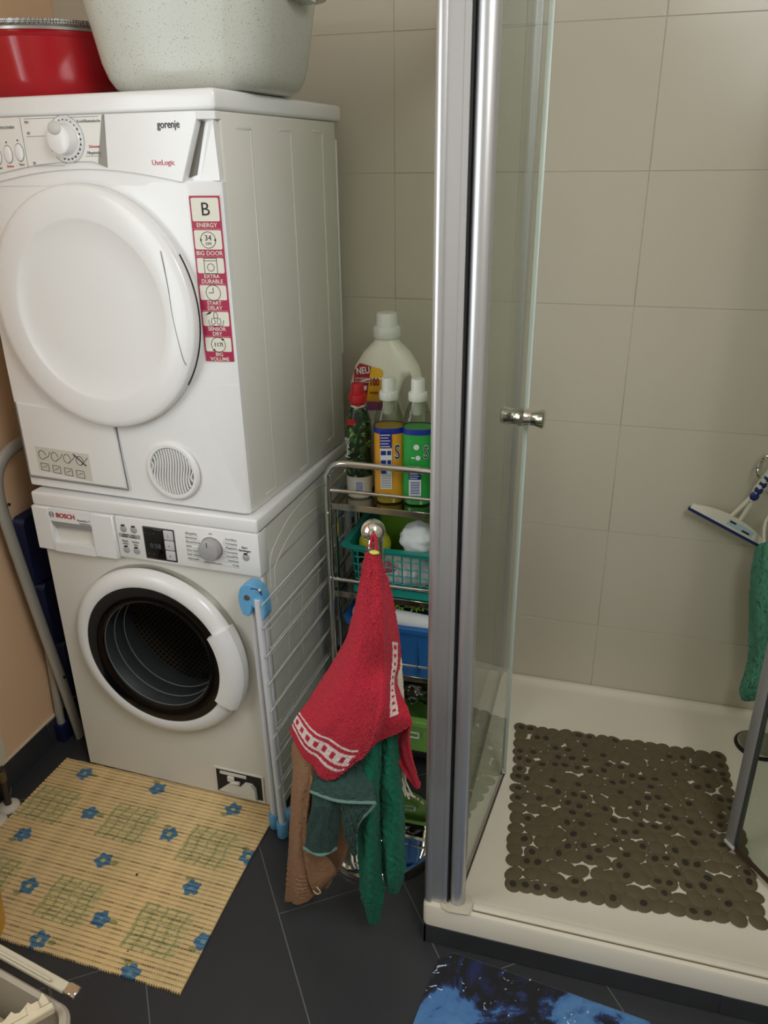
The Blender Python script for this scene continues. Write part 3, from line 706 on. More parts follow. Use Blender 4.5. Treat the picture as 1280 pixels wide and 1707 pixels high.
# door
dc = (-.315, 0, .438)
bm = NB(); lathe(bm, [(0, -.040), (.12, -.041), (.176, -.0445), (.182, -.0475), (.188, -.0488), (.232, -.0465), (.244, -.0445), (.2485, -.040), (.250, -.022), (.243, -.012)], 128, 'Y', dc); dd = obj('door', bm, m_white, DR, ang=60)
bm = NB(); lathe(bm, [(.237, -.026), (.2515, -.027), (.2515, -.0245), (.237, -.0245)], 96, 'Y', dc, -.6, .5)
obj('door_gasket', bm, m_dark, dd)
bm = NB(); tube(bm, smooth_path([(dc[0]+.193, -.0485, dc[2]+.128), (dc[0]+.200, -.0482, dc[2]+.06), (dc[0]+.203, -.0480, dc[2]-.0), (dc[0]+.214, -.0472, dc[2]-.075), (dc[0]+.221, -.0468, dc[2]-.094)], 6), .0007, 6); obj('handle_seam', bm, m_print, dd)
# condensate tank cover
bm = NB(); poly(bm, [(-.590, yF-.003, .216), (-.590, yF-.003, .034), (-.312, yF-.003, .034), (-.320, yF-.003, .185), (-.335, yF-.003, .20)], (0, .006, 0)); bmesh.ops.bevel(bm, geom=[e for e in bm.edges], offset=.002, segments=2, affect='EDGES'); tk = obj('tank_cover', bm, m_white, DR, ang=30)
bm = NB()
for a, b in (((-.594, .216), (-.594, .030)), ((-.594, .030), (-.308, .030)), ((-.308, .030), (-.317, .19))):
    tube(bm, [(a[0], yF-.0005, a[1]), (b[0], yF-.0005, b[1])], .0012, 6)
obj('cover_gap', bm, mat('gap_grey', (120, 120, 120), .7), DR)
m_lab = mat('paper_label', (212, 210, 200), .5)
bm = NB(); poly(bm, [(-.558, yF-.0036, .112), (-.558, yF-.0036, .052), (-.404, yF-.0036, .040), (-.404, yF-.0036, .108)], (0, .0006, 0)); st = obj('instruction_label', bm, m_lab, tk, False)
bm = NB(); yl = yF-.004
for i in range(4):
    cx, cz = -.540+.036*i, .092-.001*i
    tube(bm, [(cx+.010*math.cos(t), yl, cz+.011*math.sin(t)) for t in np.linspace(0, 5+i*.3, 14)], .0007, 4); tube(bm, [(cx+.004, yl, cz-.009), (cx+.018, yl, cz-.002+i*.002), (cx+.024, yl, cz+.010)], .0007, 4)
for i in range(4):
    cx, cz = -.538+.034*i, .062-.0022*i
    for a, b in (((-.011, -.009), (.011, -.010)), ((.011, -.010), (.011, .008)), ((.011, .008), (-.011, .009)), ((-.011, .009), (-.011, -.009)), ((-.006, -.003), (.007, .004))): tube(bm, [(cx+a[0], yl, cz+a[1]), (cx+b[0], yl, cz+b[1])], .0006, 4)
tube(bm, [(-.448, yl, .104), (-.415, yl, .078)], .0016, 4)
obj('pictogram', bm, m_blkp, tk)
# vent
vc = (-.180, 0, .092)
bm = NB(); lathe(bm, [(.055, yF-.001), (.0565, yF-.005), (.063, yF-.005), (.0675, yF-.001), (.0675, yF+.004)], 64, 'Y', vc); vg = obj('vent_grille', bm, m_white, DR)
bm = NB(); disc(bm, (vc[0], yF-.0008, vc[2]), .056, 48, h=.0005); obj('vent_back', bm, mat('vent_grey', (112, 112, 110), .7), vg)
for i in range(16):
    x = -.0515+.103*i/15; h = math.sqrt(max(.0545**2-x*x, 0))
    if h < .006: continue
    bm = NB(); n = 10
    loft(bm, [[(vc[0]+x+o_+.0035*math.sin(t*3), yy, vc[2]+t*h) for o_, yy in ((-.0018, yF-.001), (-.0015, yF-.0045), (.0015, yF-.0045), (.0018, yF-.001))] for t in np.linspace(-1, 1, n)], True, True)
    obj('slat', bm, m_white, vg)
# feature sticker: it lies on the corner facet
m_mag = mat('sticker_magenta', (170, 30, 74), .35); m_cream = mat('sticker_cream', (226, 222, 208), .35)
pa, pb, pc = Vector((-.0745, -.0224, .664)), Vector((-.0075, -.0058, .664)), Vector((-.0695, -.0224+.0012, .348))
# local frame of the facet
def facet_y(x, z):
    # plane through P1, P2, e
    t = (P1[1]-z)/(P1[1]-P2[1]); xl = P1[0]+(P2[0]-P1[0])*t
    return yF+(x-xl)/(0-xl)*(-.0035-yF)
xl0, xr0, xl1, xr1, zt, zb = -.0660, -.0070, -.0530, .003, .664, .348
X_ = Vector((xr0-xl0, facet_y(xr0, zt)-facet_y(xl0, zt), 0)).normalized()
Z_ = Vector((xl0-xl1, facet_y(xl0, zt)-facet_y(xl1, zb), zt-zb)).normalized(); Y_ = Z_.cross(X_).normalized(); Z_ = X_.cross(Y_).normalized()
bmS = NB(); wS, hS = .0610, .316
box(bmS, 0, wS, -.0008, 0, -hS, 0)
stk = obj('feature_sticker', bmS, m_mag, DR, False)
mw = Matrix((X_, Y_, Z_)).transposed().to_4x4(); mw.translation = Vector((xl0, facet_y(xl0, zt), zt))-Y_*.0022
stk.matrix_local = mw
cells = [('ENERGY', None, .058), ('BIG DOOR', None, .0515), ('EXTRA', 'DURABLE', .0515), ('START', 'DELAY', .0515), ('SENSOR', 'DRY', .0515), ('BIG', 'VOLUME', .0515)]
z = -.002; 
for i, (t1, t2, h) in enumerate(cells):
    band = .0145 if not t2 else .0215
    bm = NB(); loft(bm, [[(x, y, zz) for x, zz in rrect(.003, wS-.003, z-h+band, z-.0015, .003, 3)] for y in (-.0008, -.0014)], True, True); cell = obj('sticker_field', bm, m_cream, stk, False)
    bm = NB(); 
    for a in ((.0028, wS-.0028, z-h+.0006, z-h+.0009),): box(bm, a[0], a[1], -.0013, -.0008, a[2], a[3])
    obj('sticker_line', bm, m_cream, stk, False)
    if t2:
        text('lettering', t1, .0104, m_cream, stk, (wS/2, -.0012, z-h+band*.72), align='CENTER', bold=.0001); text('lettering', t2, .0104, m_cream, stk, (wS/2, -.0012, z-h+band*.27), align='CENTER', bold=.0001)
    else: text('lettering', t1, .0112, m_cream, stk, (wS/2, -.0012, z-h+band*.5), align='CENTER', bold=.0001)
    cx, cz = wS/2, z-(h-band)/2-.001; bm = NB()
    if i == 0: bm.free(); text('lettering', 'B', .034, m_blkp, stk, (cx, -.0017, cz), align='CENTER')
    else:
        if i in (1, 3, 5): tube(bm, [(cx+.0150*math.cos(2*PI*k/32), -.0016, cz+.0150*math.sin(2*PI*k/32)) for k in range(32)], .0006, 4, True)
        if i == 1: poly(bm, [(cx-.016, -.0016, cz+.003), (cx-.016, -.0016, cz-.003), (cx-.0115, -.0016, cz)], (0, -.0003, 0)); poly(bm, [(cx+.016, -.0016, cz+.003), (cx+.016, -.0016, cz-.003), (cx+.0115, -.0016, cz)], (0, -.0003, 0))
        if i == 2:
            for a, b in (((-.013, -.0145), (.013, -.0145)), ((.013, -.0145), (.013, .0145)), ((.013, .0145), (-.013, .0145)), ((-.013, .0145), (-.013, -.0145)), ((-.013, .0095), (.013, .0095))): tube(bm, [(cx+a[0], -.0016, cz+a[1]), (cx+b[0], -.0016, cz+b[1])], .0006, 4)
            tube(bm, [(cx+.007*math.cos(2*PI*k/24), -.0016, cz-.003+.007*math.sin(2*PI*k/24)) for k in range(24)], .0006, 4, True)
        if i == 3: tube(bm, [(cx-.009, -.0016, cz), (cx, -.0016, cz), (cx, -.0016, cz+.010)], .0008, 4)
        if i == 4:
            for dx, dz in ((0, .006), (-.006, -.006), (.006, -.006)): tube(bm, [(cx+dx+.0042*math.sin(t), -.0016, cz+dz+(.0042*math.cos(t) if abs(t) > .8 else .0075)) for t in np.linspace(-PI, PI, 16)], .0006, 4, True)
            for k in range(3): tube(bm, [(cx-.020+.0035*k, -.0016, cz+.008+.001*k), (cx-.012+.002*k, -.0016, cz+.014)], .0007, 4)
            tube(bm, [(cx-.016, -.0016, cz-.002), (cx-.014, -.0016, cz-.012), (cx, -.0016, cz-.014), (cx+.014, -.0016, cz-.012), (cx+.016, -.0016, cz-.002)], .0006, 4)
        if i == 5: poly(bm, [(cx-.014, -.0016, cz-.012), (cx-.007, -.0016, cz-.014), (cx-.009, -.0016, cz-.008)], (0, -.0003, 0)); poly(bm, [(cx+.014, -.0016, cz+.012), (cx+.007, -.0016, cz+.014), (cx+.009, -.0016, cz+.008)], (0, -.0003, 0))
        obj('pictogram', bm, m_blkp, stk)
        if i == 1: text('lettering', '34', .0145, m_blkp, stk, (cx, -.0017, cz+.0035), align='CENTER'); text('lettering', 'cm', .0100, m_blkp, stk, (cx, -.0017, cz-.006), align='CENTER')
        if i == 5: text('lettering', '117l', .0115, m_blkp, stk, (cx, -.0017, cz), align='CENTER', bold=.0001)
    z -= h

# ---------------------------------------------------------------- shower
PX, PY0, PY1 = .45, -.275, .6175
pan = thing('shower_pan', 'cream acrylic shower tray on a black tiled plinth in the right corner', 'shower tray')
bm = NB(); xr = 1.366
def lp(i, z, r): return [(x, y, z) for x, y in rrect(PX+i, xr-i*.5, PY0+i, PY1-i*.3, r)]
loft(bm, [lp(.004, .054, .012), lp(0, .058, .015), lp(0, .108, .015), lp(.003, .114, .015), lp(.007, .1155, .015), lp(.036, .1155, .03), lp(.046, .1135, .035), lp(.075, .1035, .05), lp(.12, .1005, .05)], True, True)
obj('tray', bm, m_pan, pan)
bm = NB(); box(bm, PX+.004, xr, PY0+.006, PY1, 0, .054); obj('plinth_core', bm, m_fgrout, pan)
for a, b in ((PX+.003, 1.0595), (1.0615, xr)):
    bm = NB(); box(bm, a, b, PY0+.002, PY0+.010, .001, .053, .001, 1); obj('plinth_tile', bm, m_ftile, pan)
bm = NB(); box(bm, PX+.001, PX+.009, PY0+.002, .60, .001, .053, .001, 1); obj('plinth_tile', bm, m_ftile, pan)
dr = thing('shower_drain', 'round chrome drain cover at the right of the shower tray', 'drain', (1.218, .475, .1012))
bm = NB(); lathe(bm, [(0, .013), (.045, .0125), (.054, .010), (.056, .007), (.05, .006), (0, .006)], 40); obj('cover', bm, m_steel, dr)
bm = NB(); lathe(bm, [(0, .0065), (.056, .006), (.064, .001), (.064, -.0002), (0, -.0002)], 40); obj('drain_ring', bm, m_black, dr)
# frame
fr_ = thing('shower_enclosure', 'satin aluminium corner post and clear fixed side panel of the shower cabin', 'shower enclosure')
zt_ = 1.93
def prof(bm, P, z0, z1): loft(bm, [[(x, y, z) for x, y in P] for z in (z0, z1)], True, True)
bm = NB(); P = [(.4515+.0125*math.cos(t)+.012, -.253+.0135*math.sin(t)) for t in np.linspace(PI*.5, PI*1.5, 14)]
P += [(.468, -.2655), (.4685, -.2625), (.492, -.2625), (.4925, -.2645), (.5010, -.2645), (.5010, -.232), (.462, -.232)]
prof(bm, P, .1155, zt_); obj('corner_post', bm, m_alu, fr_, ang=25)
bm = NB(); box(bm, .5018, .5045, -.258, -.236, .118, zt_-.002); obj('post_gasket', bm, m_dark, fr_)
bm = NB(); prof(bm, [(.5215+.0165*math.cos(t), -.2475+.0165*math.sin(t)) for t in np.linspace(0, 2*PI, 28)[:-1]], .1195, zt_-.01); hp = obj('hinge_profile', bm, m_alu, fr_, ang=25)
bm = NB(); loft(bm, [[(x, y, z) for x, y in [(.487, -.262), (.492, -.274), (.508, -.280), (.552, -.277), (.556, -.252), (.545, -.228), (.497, -.234)]] for z in (.1155, .1192)], True, True)
bmesh.ops.bevel(bm, geom=bm.edges[:], offset=.001, segments=1, affect='EDGES'); obj('post_foot', bm, mat('foot_cream', (206, 196, 176), .4), fr_)
bm = NB(); box(bm, .486, .492, -.235, .600, .117, zt_-.02, .001, 1); obj('side_pane', bm, m_glass, fr_)
bm = NB(); box(bm, .480, .498, .594, .6175, .116, zt_); box(bm, .478, .500, .604, .6175, .116, zt_); obj('wall_profile', bm, m_alu, fr_)
bm = NB(); box(bm, .482, .496, -.232, .600, .1155, .124, .002, 1); obj('bottom_rail', bm, mat('seal_grey', (150, 148, 138), .5), fr_)
bm = NB(); box(bm, .472, .506, -.262, .6175, zt_-.02, zt_+.02, .003, 1); box(bm, .472, 1.366, -.262, -.235, zt_-.005, zt_+.03, .003, 1); obj('top_rail', bm, m_alu, fr_)
bm = NB(); box(bm, 1.338, 1.3665, -.265, -.235, .1155, zt_, .004, 2); obj('wall_post', bm, m_alu, fr_)
bm = NB(); box(bm, .557, 1.338, -.262, -.243, .1150, .1215, .003, 2); obj('threshold_strip', bm, mat('threshold_cream', (224, 216, 198), .3), fr_)
bm = NB(); box(bm, .557, 1.338, -.2640, -.2410, .1150, .1166); obj('sealant_line', bm, mat('sealant_brown', (120, 106, 84), .8), fr_)
def door(name, label, hx, hy, ex, ey, edge):
    L = math.hypot(ex-hx, ey-hy); a = math.atan2(ey-hy, ex-hx)
    d = thing(name, label, 'shower door', (hx, hy, 0), a)
    bm = NB(); box(bm, .014, L-.008, -.003, .003, .128, zt_-.03, .0008, 1); obj('pane', bm, m_glass, d)
    bm = NB(); box(bm, .012, L-.003, -.0045, .0045, .1205, .1285, .001, 1); obj('bottom_seal', bm, mat('seal_brown', (66, 46, 36), .4), d)
    if edge == 'seal':
        bm = NB(); box(bm, L-.010, L-.003, -.006, .005, .129, zt_-.03, .002, 2); obj('magnetic_seal', bm, mat('seal_pale', (196, 204, 198), .25), d)
        bm = NB(); box(bm, L-.0035, L, -.0045, .0035, .129, zt_-.03, .001, 1); obj('seal_lip', bm, mat('seal_dark', (98, 104, 106), .3), d)
        k = NB(); kx = L-.035
        for s in (-1, 1):
            lathe(k, [(0, .0455*s), (.017, .0450*s), (.0205, .042*s), (.0195, .038*s), (.0160, .024*s), (.0165, .014*s), (.0195, .006*s), (.0200, .0035*s), (0, .003*s)], 32, 'Y', (kx, 0, 1.088))
        obj('door_knob', k, m_chrome, d)
        bm = NB(); box(bm, L-.014, L, -.006, .006, .1195, .130, .002, 1); obj('end_cap', bm, m_alu, d)
    else:
        bm = NB(); box(bm, L-.026, L, -.007, .007, .128, zt_-.03, .002, 2); obj('edge_profile', bm, m_alu, d)
        bm = NB(); box(bm, L-.032, L-.026, -.005, .005, .128, zt_-.03, .001, 1); obj('edge_gasket', bm, mat('seal_dark2', (60, 62, 62), .4), d)
        bm = NB(); box(bm, L-.030, L+.001, -.009, .009, .1195, .130, .003, 2); obj('end_cap', bm, mat('cap_grey', (196, 194, 184), .4), d)
    return d
door('shower_door', 'clear glass swing door with chrome double knob folded into the shower beside the corner post', .5215, -.2475, .5625, .168, 'seal')
door('shower_door', 'second glass shower door without knob, standing half open at the right edge', 1.335, -.250, 1.093, .078, 'frame')
# pebble mat
pm = thing('shower_mat', 'brown translucent pebble shower mat lying in the shower tray', 'bath mat')
m_peb = mat('brown_vinyl', (98, 88, 66), .45, mottle=.06, mscale=30, spec=.35); m_cup = mat('suction_cup_brown', (50, 44, 32), .5)
QA, QB, QC, QD = Vector((.583, .378)), Vector((1.106, .396)), Vector((1.140, -.118)), Vector((.630, -.160))
nx = ny = 17; pr = random.Random(5)
for j in range(ny):
    for i in range(nx):
        u, v = i/(nx-1), j/(ny-1)
        edge_ = i in (0, nx-1) or j in (0, ny-1)
        ju, jv = (pr.uniform(-.16, .16)/(nx-1), pr.uniform(-.16, .16)/(ny-1))
        if i in (0, nx-1): ju *= .15
        if j in (0, ny-1): jv *= .15
        p = (QA*(1-u)+QB*u)*(1-v)+(QD*(1-u)+QC*u)*v
        p = p+(QB-QA)*(ju+(.45/(nx-1)*(j % 2-.5) if 0 < i < nx-1 else 0))+(QD-QA)*jv
        ra, rb, an = pr.uniform(.0200, .0255), pr.uniform(.0172, .0203), pr.uniform(0, PI)
        bm = NB(); zz = .1006+pr.uniform(0, .0012)+(.0008 if (i+j) % 2 else 0)
        cen = bm.verts.new((p.x, p.y, zz+.0042)); rings = []
        for f, h in ((.40, .0038), (.72, .0032), (.95, .0018), (1.0, .0)):
            rg = []
            for k in range(14):
                t = 2*PI*k/14; x, y = ra*f*math.cos(t), rb*f*math.sin(t)
                rg.append(bm.verts.new((p.x+x*math.cos(an)-y*math.sin(an), p.y+x*math.sin(an)+y*math.cos(an), zz+h)))
            rings.append(rg)
        cup = pr.random() < .45
        for k in range(14):
            f_ = bm.faces.new((cen, rings[0][k], rings[0][(k+1) % 14])); f_.material_index = 1 if cup else 0
        for A, B in zip(rings, rings[1:]):
            for k in range(14): bm.faces.new((A[k], B[k], B[(k+1) % 14], A[(k+1) % 14]))
        obj('pebble', bm, [m_peb, m_cup], pm)
# squeegee on its hook
hk = thing('shower_caddy', 'chrome wire shower caddy with hooks on the tiled wall', 'caddy')
bm = NB()
tube(bm, smooth_path([(1.118, .612, .885), (1.106, .585, .880), (1.100, .57, .862), (1.106, .565, .846), (1.118, .566, .842)], 6), .0035)
tube(bm, [(1.118, .612, .885), (1.34, .612, .885)], .004); tube(bm, [(1.118, .50, .885), (1.34, .50, .885)], .004); tube(bm, [(1.118, .50, .885), (1.118, .612, .885)], .004)
tube(bm, smooth_path([(1.20, .612, .885), (1.20, .606, .80), (1.135, .60, .795)], 6), .003)
obj('wire_frame', bm, m_chrome, hk)
for k in range(6):
    bm = NB(); tube(bm, [(1.15+.035*k, .50, .885), (1.15+.035*k, .612, .885)], .0022, 6); obj('cross_wire', bm, m_chrome, hk)
sq = thing('squeegee', 'white shower squeegee with dark blue rubber lip and blue grip', 'squeegee')
m_wp = mat('white_plastic', (222, 216, 200), .35); m_navy = mat('navy_rubber', (26, 44, 112), .45)
A_, B_ = Vector((.956, .570, .740)), Vector((1.148, .570, .650)); ax_ = (B_-A_).normalized(); up_ = Vector((-ax_.z, 0, ax_.x)); up_ = up_ if up_.z > 0 else -up_
def Q(s, h, y=0): p = A_+ax_*s+up_*h; return (p.x, p.y+y, p.z)
LL = (B_-A_).length
bm = NB(); N_ = 16
loft(bm, [[Q(LL*i/N_, h, y) for h, y in ((.004, -.006), (.012+.026*math.sin(PI*min(max(i/N_, .04), .96))**.7, -.004), (.012+.026*math.sin(PI*min(max(i/N_, .04), .96))**.7, .004), (.004, .006))] for i in range(N_+1)], True, True)
obj('blade_holder', bm, m_wp, sq)
bm = NB(); loft(bm, [[Q(s, h, y) for h, y in ((-.003, -.003), (.006, -.0075), (.006, .0075), (-.003, .003))] for s in (-.002, LL+.002)], True, True); obj('rubber_lip', bm, m_navy, sq)
bm = NB(); 
for o in (-.012, .012): tube(bm, [Q(LL*.52+o, .036), (1.104+o*.3, .568, .792)], [.0055, .0065])
tube(bm, [(1.098, .566, .780), (1.108, .566, .812), (1.130, .566, .862), (1.140, .57, .885)], [.009, .0125, .0125, .010], 12, flat=.8); obj('handle', bm, m_wp, sq)
bm = NB()
for t_ in np.linspace(0, 1, 5): sphere(bm, (1.103+.028*t_, .5585, .795+.066*t_), .0115-.0035*t_, .0055, .0125-.003*t_, 14, 8)
obj('grip_insert', bm, m_navy, sq)
bm = NB(); poly(bm, [Q(LL*.46, .012, -.0062), Q(LL*.80, .012, -.0062), Q(LL*.80, .028, -.0052), Q(LL*.46, .028, -.0052)]); obj('paper_label', bm, mat('pale_blue_label', (176, 196, 204), .5), sq, False)
bm = NB(); poly(bm, [Q(LL*.48, .022, -.0066), Q(LL*.56, .022, -.0066), Q(LL*.56, .027, -.0064), Q(LL*.48, .027, -.0064)]); poly(bm, [Q(LL*.66, .014, -.0068), Q(LL*.76, .014, -.0068), Q(LL*.76, .019, -.0066), Q(LL*.66, .019, -.0066)]); obj('label_print', bm, m_blkp, sq, False)
m_terry = lambda n, c, s=700, b=.9: mat(n, c, .95, bump=b, bscale=s, mottle=.14, mscale=110, sheen=.08, bdetail=3, spec=.1)
mg = sheet('bath_glove', SPONGE, m_terry('mint_terry', (96, 160, 134), 420), None, 60, 110, .012, .004, 4, .0016)
tag(mg, 'mint green terry bath glove hanging below the squeegee at the right edge', 'glove')
bm = NB(); tube(bm, smooth_path([(1.150, .485, .665), (1.134, .50, .70), (1.134, .53, .735), (1.150, .56, .748), (1.172, .53, .735), (1.175, .49, .68)], 6), .0035); obj('hanging_loop', bm, m_wp, mg)

# ---------------------------------------------------------------- floor things
# blue splash bath mat
bmx = NB(); L = rrect(0, .80, -.5, 0, .04, 8)
loft(bmx, [[(x*s+(1-s)*.4, y*s+(1-s)*-.25, z) for x, y in L] for s, z in ((.995, .0005), (1, .004), (1, .008), (.99, .0105), (.975, .0115))], True, True)
mb = mat('splash_print', (40, 80, 150), .85, bump=.5, bscale=500, sheen=.2); nt = mb.node_tree; b = nt.nodes['Principled BSDF']; tc = nt.nodes.new('ShaderNodeTexCoord')
n1 = nt.nodes.new('ShaderNodeTexNoise'); n1.inputs['Scale'].default_value = 5.0; n1.inputs['Detail'].default_value = 9; n1.inputs['Roughness'].default_value = .62; n1.inputs['Distortion'].default_value = .8
cr = nt.nodes.new('ShaderNodeValToRGB'); e = cr.color_ramp.elements
e[0].position = .36; e[0].color = (*lin((22, 34, 84)), 1); e[1].position = .44; e[1].color = (*lin((8, 8, 18)), 1)
for p_, c_ in ((.50, (10, 10, 20)), (.535, (30, 50, 100)), (.56, (70, 118, 176)), (.66, (86, 136, 186)), (.74, (40, 70, 140))):
    q = e.new(p_); q.color = (*lin(c_), 1)
n2 = nt.nodes.new('ShaderNodeTexNoise'); n2.inputs['Scale'].default_value = 60; n2.inputs['Detail'].default_value = 3; n2.inputs['Distortion'].default_value = 1; gt2 = nt.nodes.new('ShaderNodeMath'); gt2.operation = 'GREATER_THAN'; gt2.inputs[1].default_value = .66
n3 = nt.nodes.new('ShaderNodeTexNoise'); n3.inputs['Scale'].default_value = 9; gt3 = nt.nodes.new('ShaderNodeMath'); gt3.operation = 'GREATER_THAN'; gt3.inputs[1].default_value = .54; mul = nt.nodes.new('ShaderNodeMath'); mul.operation = 'MULTIPLY'
mx = nt.nodes.new('ShaderNodeMix'); mx.data_type = 'RGBA'; mx.inputs[7].default_value = (*lin((196, 214, 236)), 1)
for n_ in (n1, n2, n3): nt.links.new(tc.outputs['Object'], n_.inputs['Vector'])
nt.links.new(n1.outputs[0], cr.inputs[0]); nt.links.new(n2.outputs[0], gt2.inputs[0]); nt.links.new(n3.outputs[0], gt3.inputs[0]); nt.links.new(gt2.outputs[0], mul.inputs[0]); nt.links.new(gt3.outputs[0], mul.inputs[1])
nt.links.new(mul.outputs[0], mx.inputs[0]); nt.links.new(cr.outputs[0], mx.inputs[6]); nt.links.new(mx.outputs[2], b.inputs['Base Color'])
bmat = obj('bath_mat', bmx, mb, None, True, (.497, -.283, 0), (0, 0, -.112)); tag(bmat, 'blue and black water splash bath mat on the floor before the shower', 'bath mat')

# airer
AR = thing('clothes_airer', 'folded white wire clothes airer with light blue joints beside the washing machine', 'clothes airer', (.002, 0, 0), -.032)
m_wm = mat('grey_white_tube', (216, 218, 224), .3, spec=.6); m_blue = mat('airer_blue', (104, 170, 214), .4); m_blued = m_blue
ax0, ax1 = .006, .036; zA, zB = .68, .66
def frame(x0, y0, x1, y1, zb, zt, r, nm='frame'):
    bm = NB(); tube(bm, [(x0, y0, zb), (x1, y1, zt)], r, 12); obj('tube', bm, m_wm, AR)
for yy in (-.055, .515):
    dx = 0 if yy < 0 else .010
    frame(.008+dx, yy, .004+dx, yy-.004, .035, .70, .0085)
    frame(.040, yy-.022, .030, yy-.030, .045, .70, .0085)
    frame(.026, yy+.022, .014, yy+.020, .045, .70, .0065)
for x, y in ((.008, -.055), (.040, -.077)):
    bm = NB(); lathe(bm, [(0, 0), (.011, .001), (.0145, .006), (.0145, .045), (.013, .050), (.010, .050), (.010, .03), (0, .03)], 20, 'Z', (x, y, .0)); obj('foot', bm, m_blue, AR)
bm = NB(); lathe(bm, [(0, 0), (.011, .001), (.0145, .006), (.0145, .045), (.013, .050), (0, .050)], 20, 'Z', (.044, -.035, .0)); obj('foot', bm, m_blue, AR)
for x, y in ((.018, .515), (.040, .485)):
    bm = NB(); lathe(bm, [(0, 0), (.011, .001), (.0145, .006), (.0145, .045), (.013, .050), (0, .050)], 20, 'Z', (x, y, .0)); obj('foot', bm, m_blue, AR)
def joint(y):
    bm = NB()
    P = [(-.010, .655), (-.016, .68), (-.0165, .70), (-.011, .722), (.004, .7335), (.022, .735), (.038, .722), (.0455, .70), (.0475, .668), (.0455, .652), (.034, .644), (.0235, .648), (.0205, .678), (.0165, .680), (.0125, .660), (.003, .650)]
    poly(bm, [(x, y-.016, z) for x, z in P], (0, .034, 0)); bmesh.ops.bevel(bm, geom=[e for e in bm.edges], offset=.005, segments=3, affect='EDGES', clamp_overlap=True)
    j = obj('joint', bm, m_blue, AR, ang=50)
    bm = NB(); disc(bm, (.006, y-.0185, .702), .0068, 16, h=.004); obj('rivet', bm, m_steel, j)
    bm = NB(); tube(bm, [(.0265+.016*math.cos(t), y-.0165, .714+.013*math.sin(t)) for t in np.linspace(2.2, 0, 12)], .0012, 6); obj('toothed_slot', bm, m_navy, j)
joint(-.072); joint(.500)
m_wire = mat('white_wire', (206, 206, 204), .3, spec=.7)
for zz in (.694, .636, .560, .484, .408, .330, .262, .171):
    bm = NB(); tube(bm, [(.046, -.098, zz), (.046, .53, zz-.004)], .0020, 6); obj('wire', bm, m_wire, AR)
for zz in (.622, .550, .470, .392, .318, .240, .160, .10):
    bm = NB(); tube(bm, [(.034, -.050, zz), (.032, .51, zz-.004)], .0018, 6); obj('wire', bm, m_wire, AR)
for zz in (.64, .57, .50, .43, .36, .29, .22, .15):
    bm = NB(); tube(bm, [(.010, -.064, zz), (.012, .51, zz-.002)], .0015, 6); obj('wire', bm, m_wire, AR)
bm = NB(); tube(bm, [(.047, -.105, .736), (.041, -.085, .724)], .003, 8); obj('pin', bm, m_wire, AR)

# trolley
TR = thing('rack_trolley', 'narrow chrome shelf trolley between the washing machine and the shower', 'trolley')
tx0, tx1, ty0, ty1 = .078, .375, .25, .475
bm = NB()
for y in (ty0, ty1):
    tube(bm, smooth_path([(tx0, y, .06), (tx0, y, .30), (tx0, y, .60), (tx0, y, .84), (tx0+.006, y, .880), (tx0+.025, y, .900), (tx0+.06, y, .904), (tx0+.15, y, .904), (tx1-.06, y, .904), (tx1-.025, y, .900), (tx1-.006, y, .88), (tx1, y, .84), (tx1, y, .60), (tx1, y, .06)], 5), .0085, 12)
obj('end_frame', bm, m_chrome, TR)
bm = NB()
for y in (ty0+.004,): tube(bm, [(tx0+.018, y, .06), (tx0+.018, y, .79)], .0045, 8); tube(bm, [(tx1-.018, y, .06), (tx1-.018, y, .79)], .0045, 8)
obj('inner_rod', bm, m_chrome, TR)
m_shelf = mat('polished_sheet', (176, 172, 160), .12, metal=1)
for zs in (.795, .545, .312, .072):
    bm = NB(); box(bm, tx0+.008, tx1-.008, ty0+.002, ty1-.002, zs-.014, zs-.011); box(bm, tx0+.008, tx1-.008, ty0-.001, ty0+.002, zs-.016, zs+.001, .0008, 1); box(bm, tx0+.008, tx1-.008, ty1-.002, ty1+.001, zs-.016, zs+.001, .0008, 1); box(bm, tx0+.006, tx0+.009, ty0, ty1, zs-.016, zs+.001); box(bm, tx1-.009, tx1-.006, ty0, ty1, zs-.016, zs+.001)
    box(bm, tx0+.008, tx1-.008, ty0, ty1, zs-.004, zs)
    obj('shelf', bm, m_shelf, TR)
    bm = NB(); 
    for y in (ty0, ty1): tube(bm, [(tx0+.005, y, zs+.036), (tx1-.005, y, zs+.036)], .0048, 10)
    tube(bm, [(tx0, ty0, zs+.036), (tx0, ty1, zs+.036)], .0035, 8)
    obj('rail', bm, m_chrome, TR)
for zz in (.770, .5865, .33):
    bm = NB(); sphere(bm, (tx0, ty0-.0085, zz), .0055, .004, .0055, 12, 8); obj('rivet', bm, m_chrome, TR)
for x in (tx0, tx1):
    for y in (ty0, ty1):
        bm = NB(); lathe(bm, [(0, -.009), (.018, -.009), (.022, -.006), (.022, .006), (.018, .009), (0, .009)], 20, 'X', (x, y, .022)); w_ = obj('caster', bm, m_dark, TR)
        bm = NB(); box(bm, x-.012, x-.010, y-.01, y+.01, .018, .055); box(bm, x+.010, x+.012, y-.01, y+.01, .018, .055); box(bm, x-.012, x+.012, y-.01, y+.01, .053, .062); obj('fork', bm, m_steel, w_)

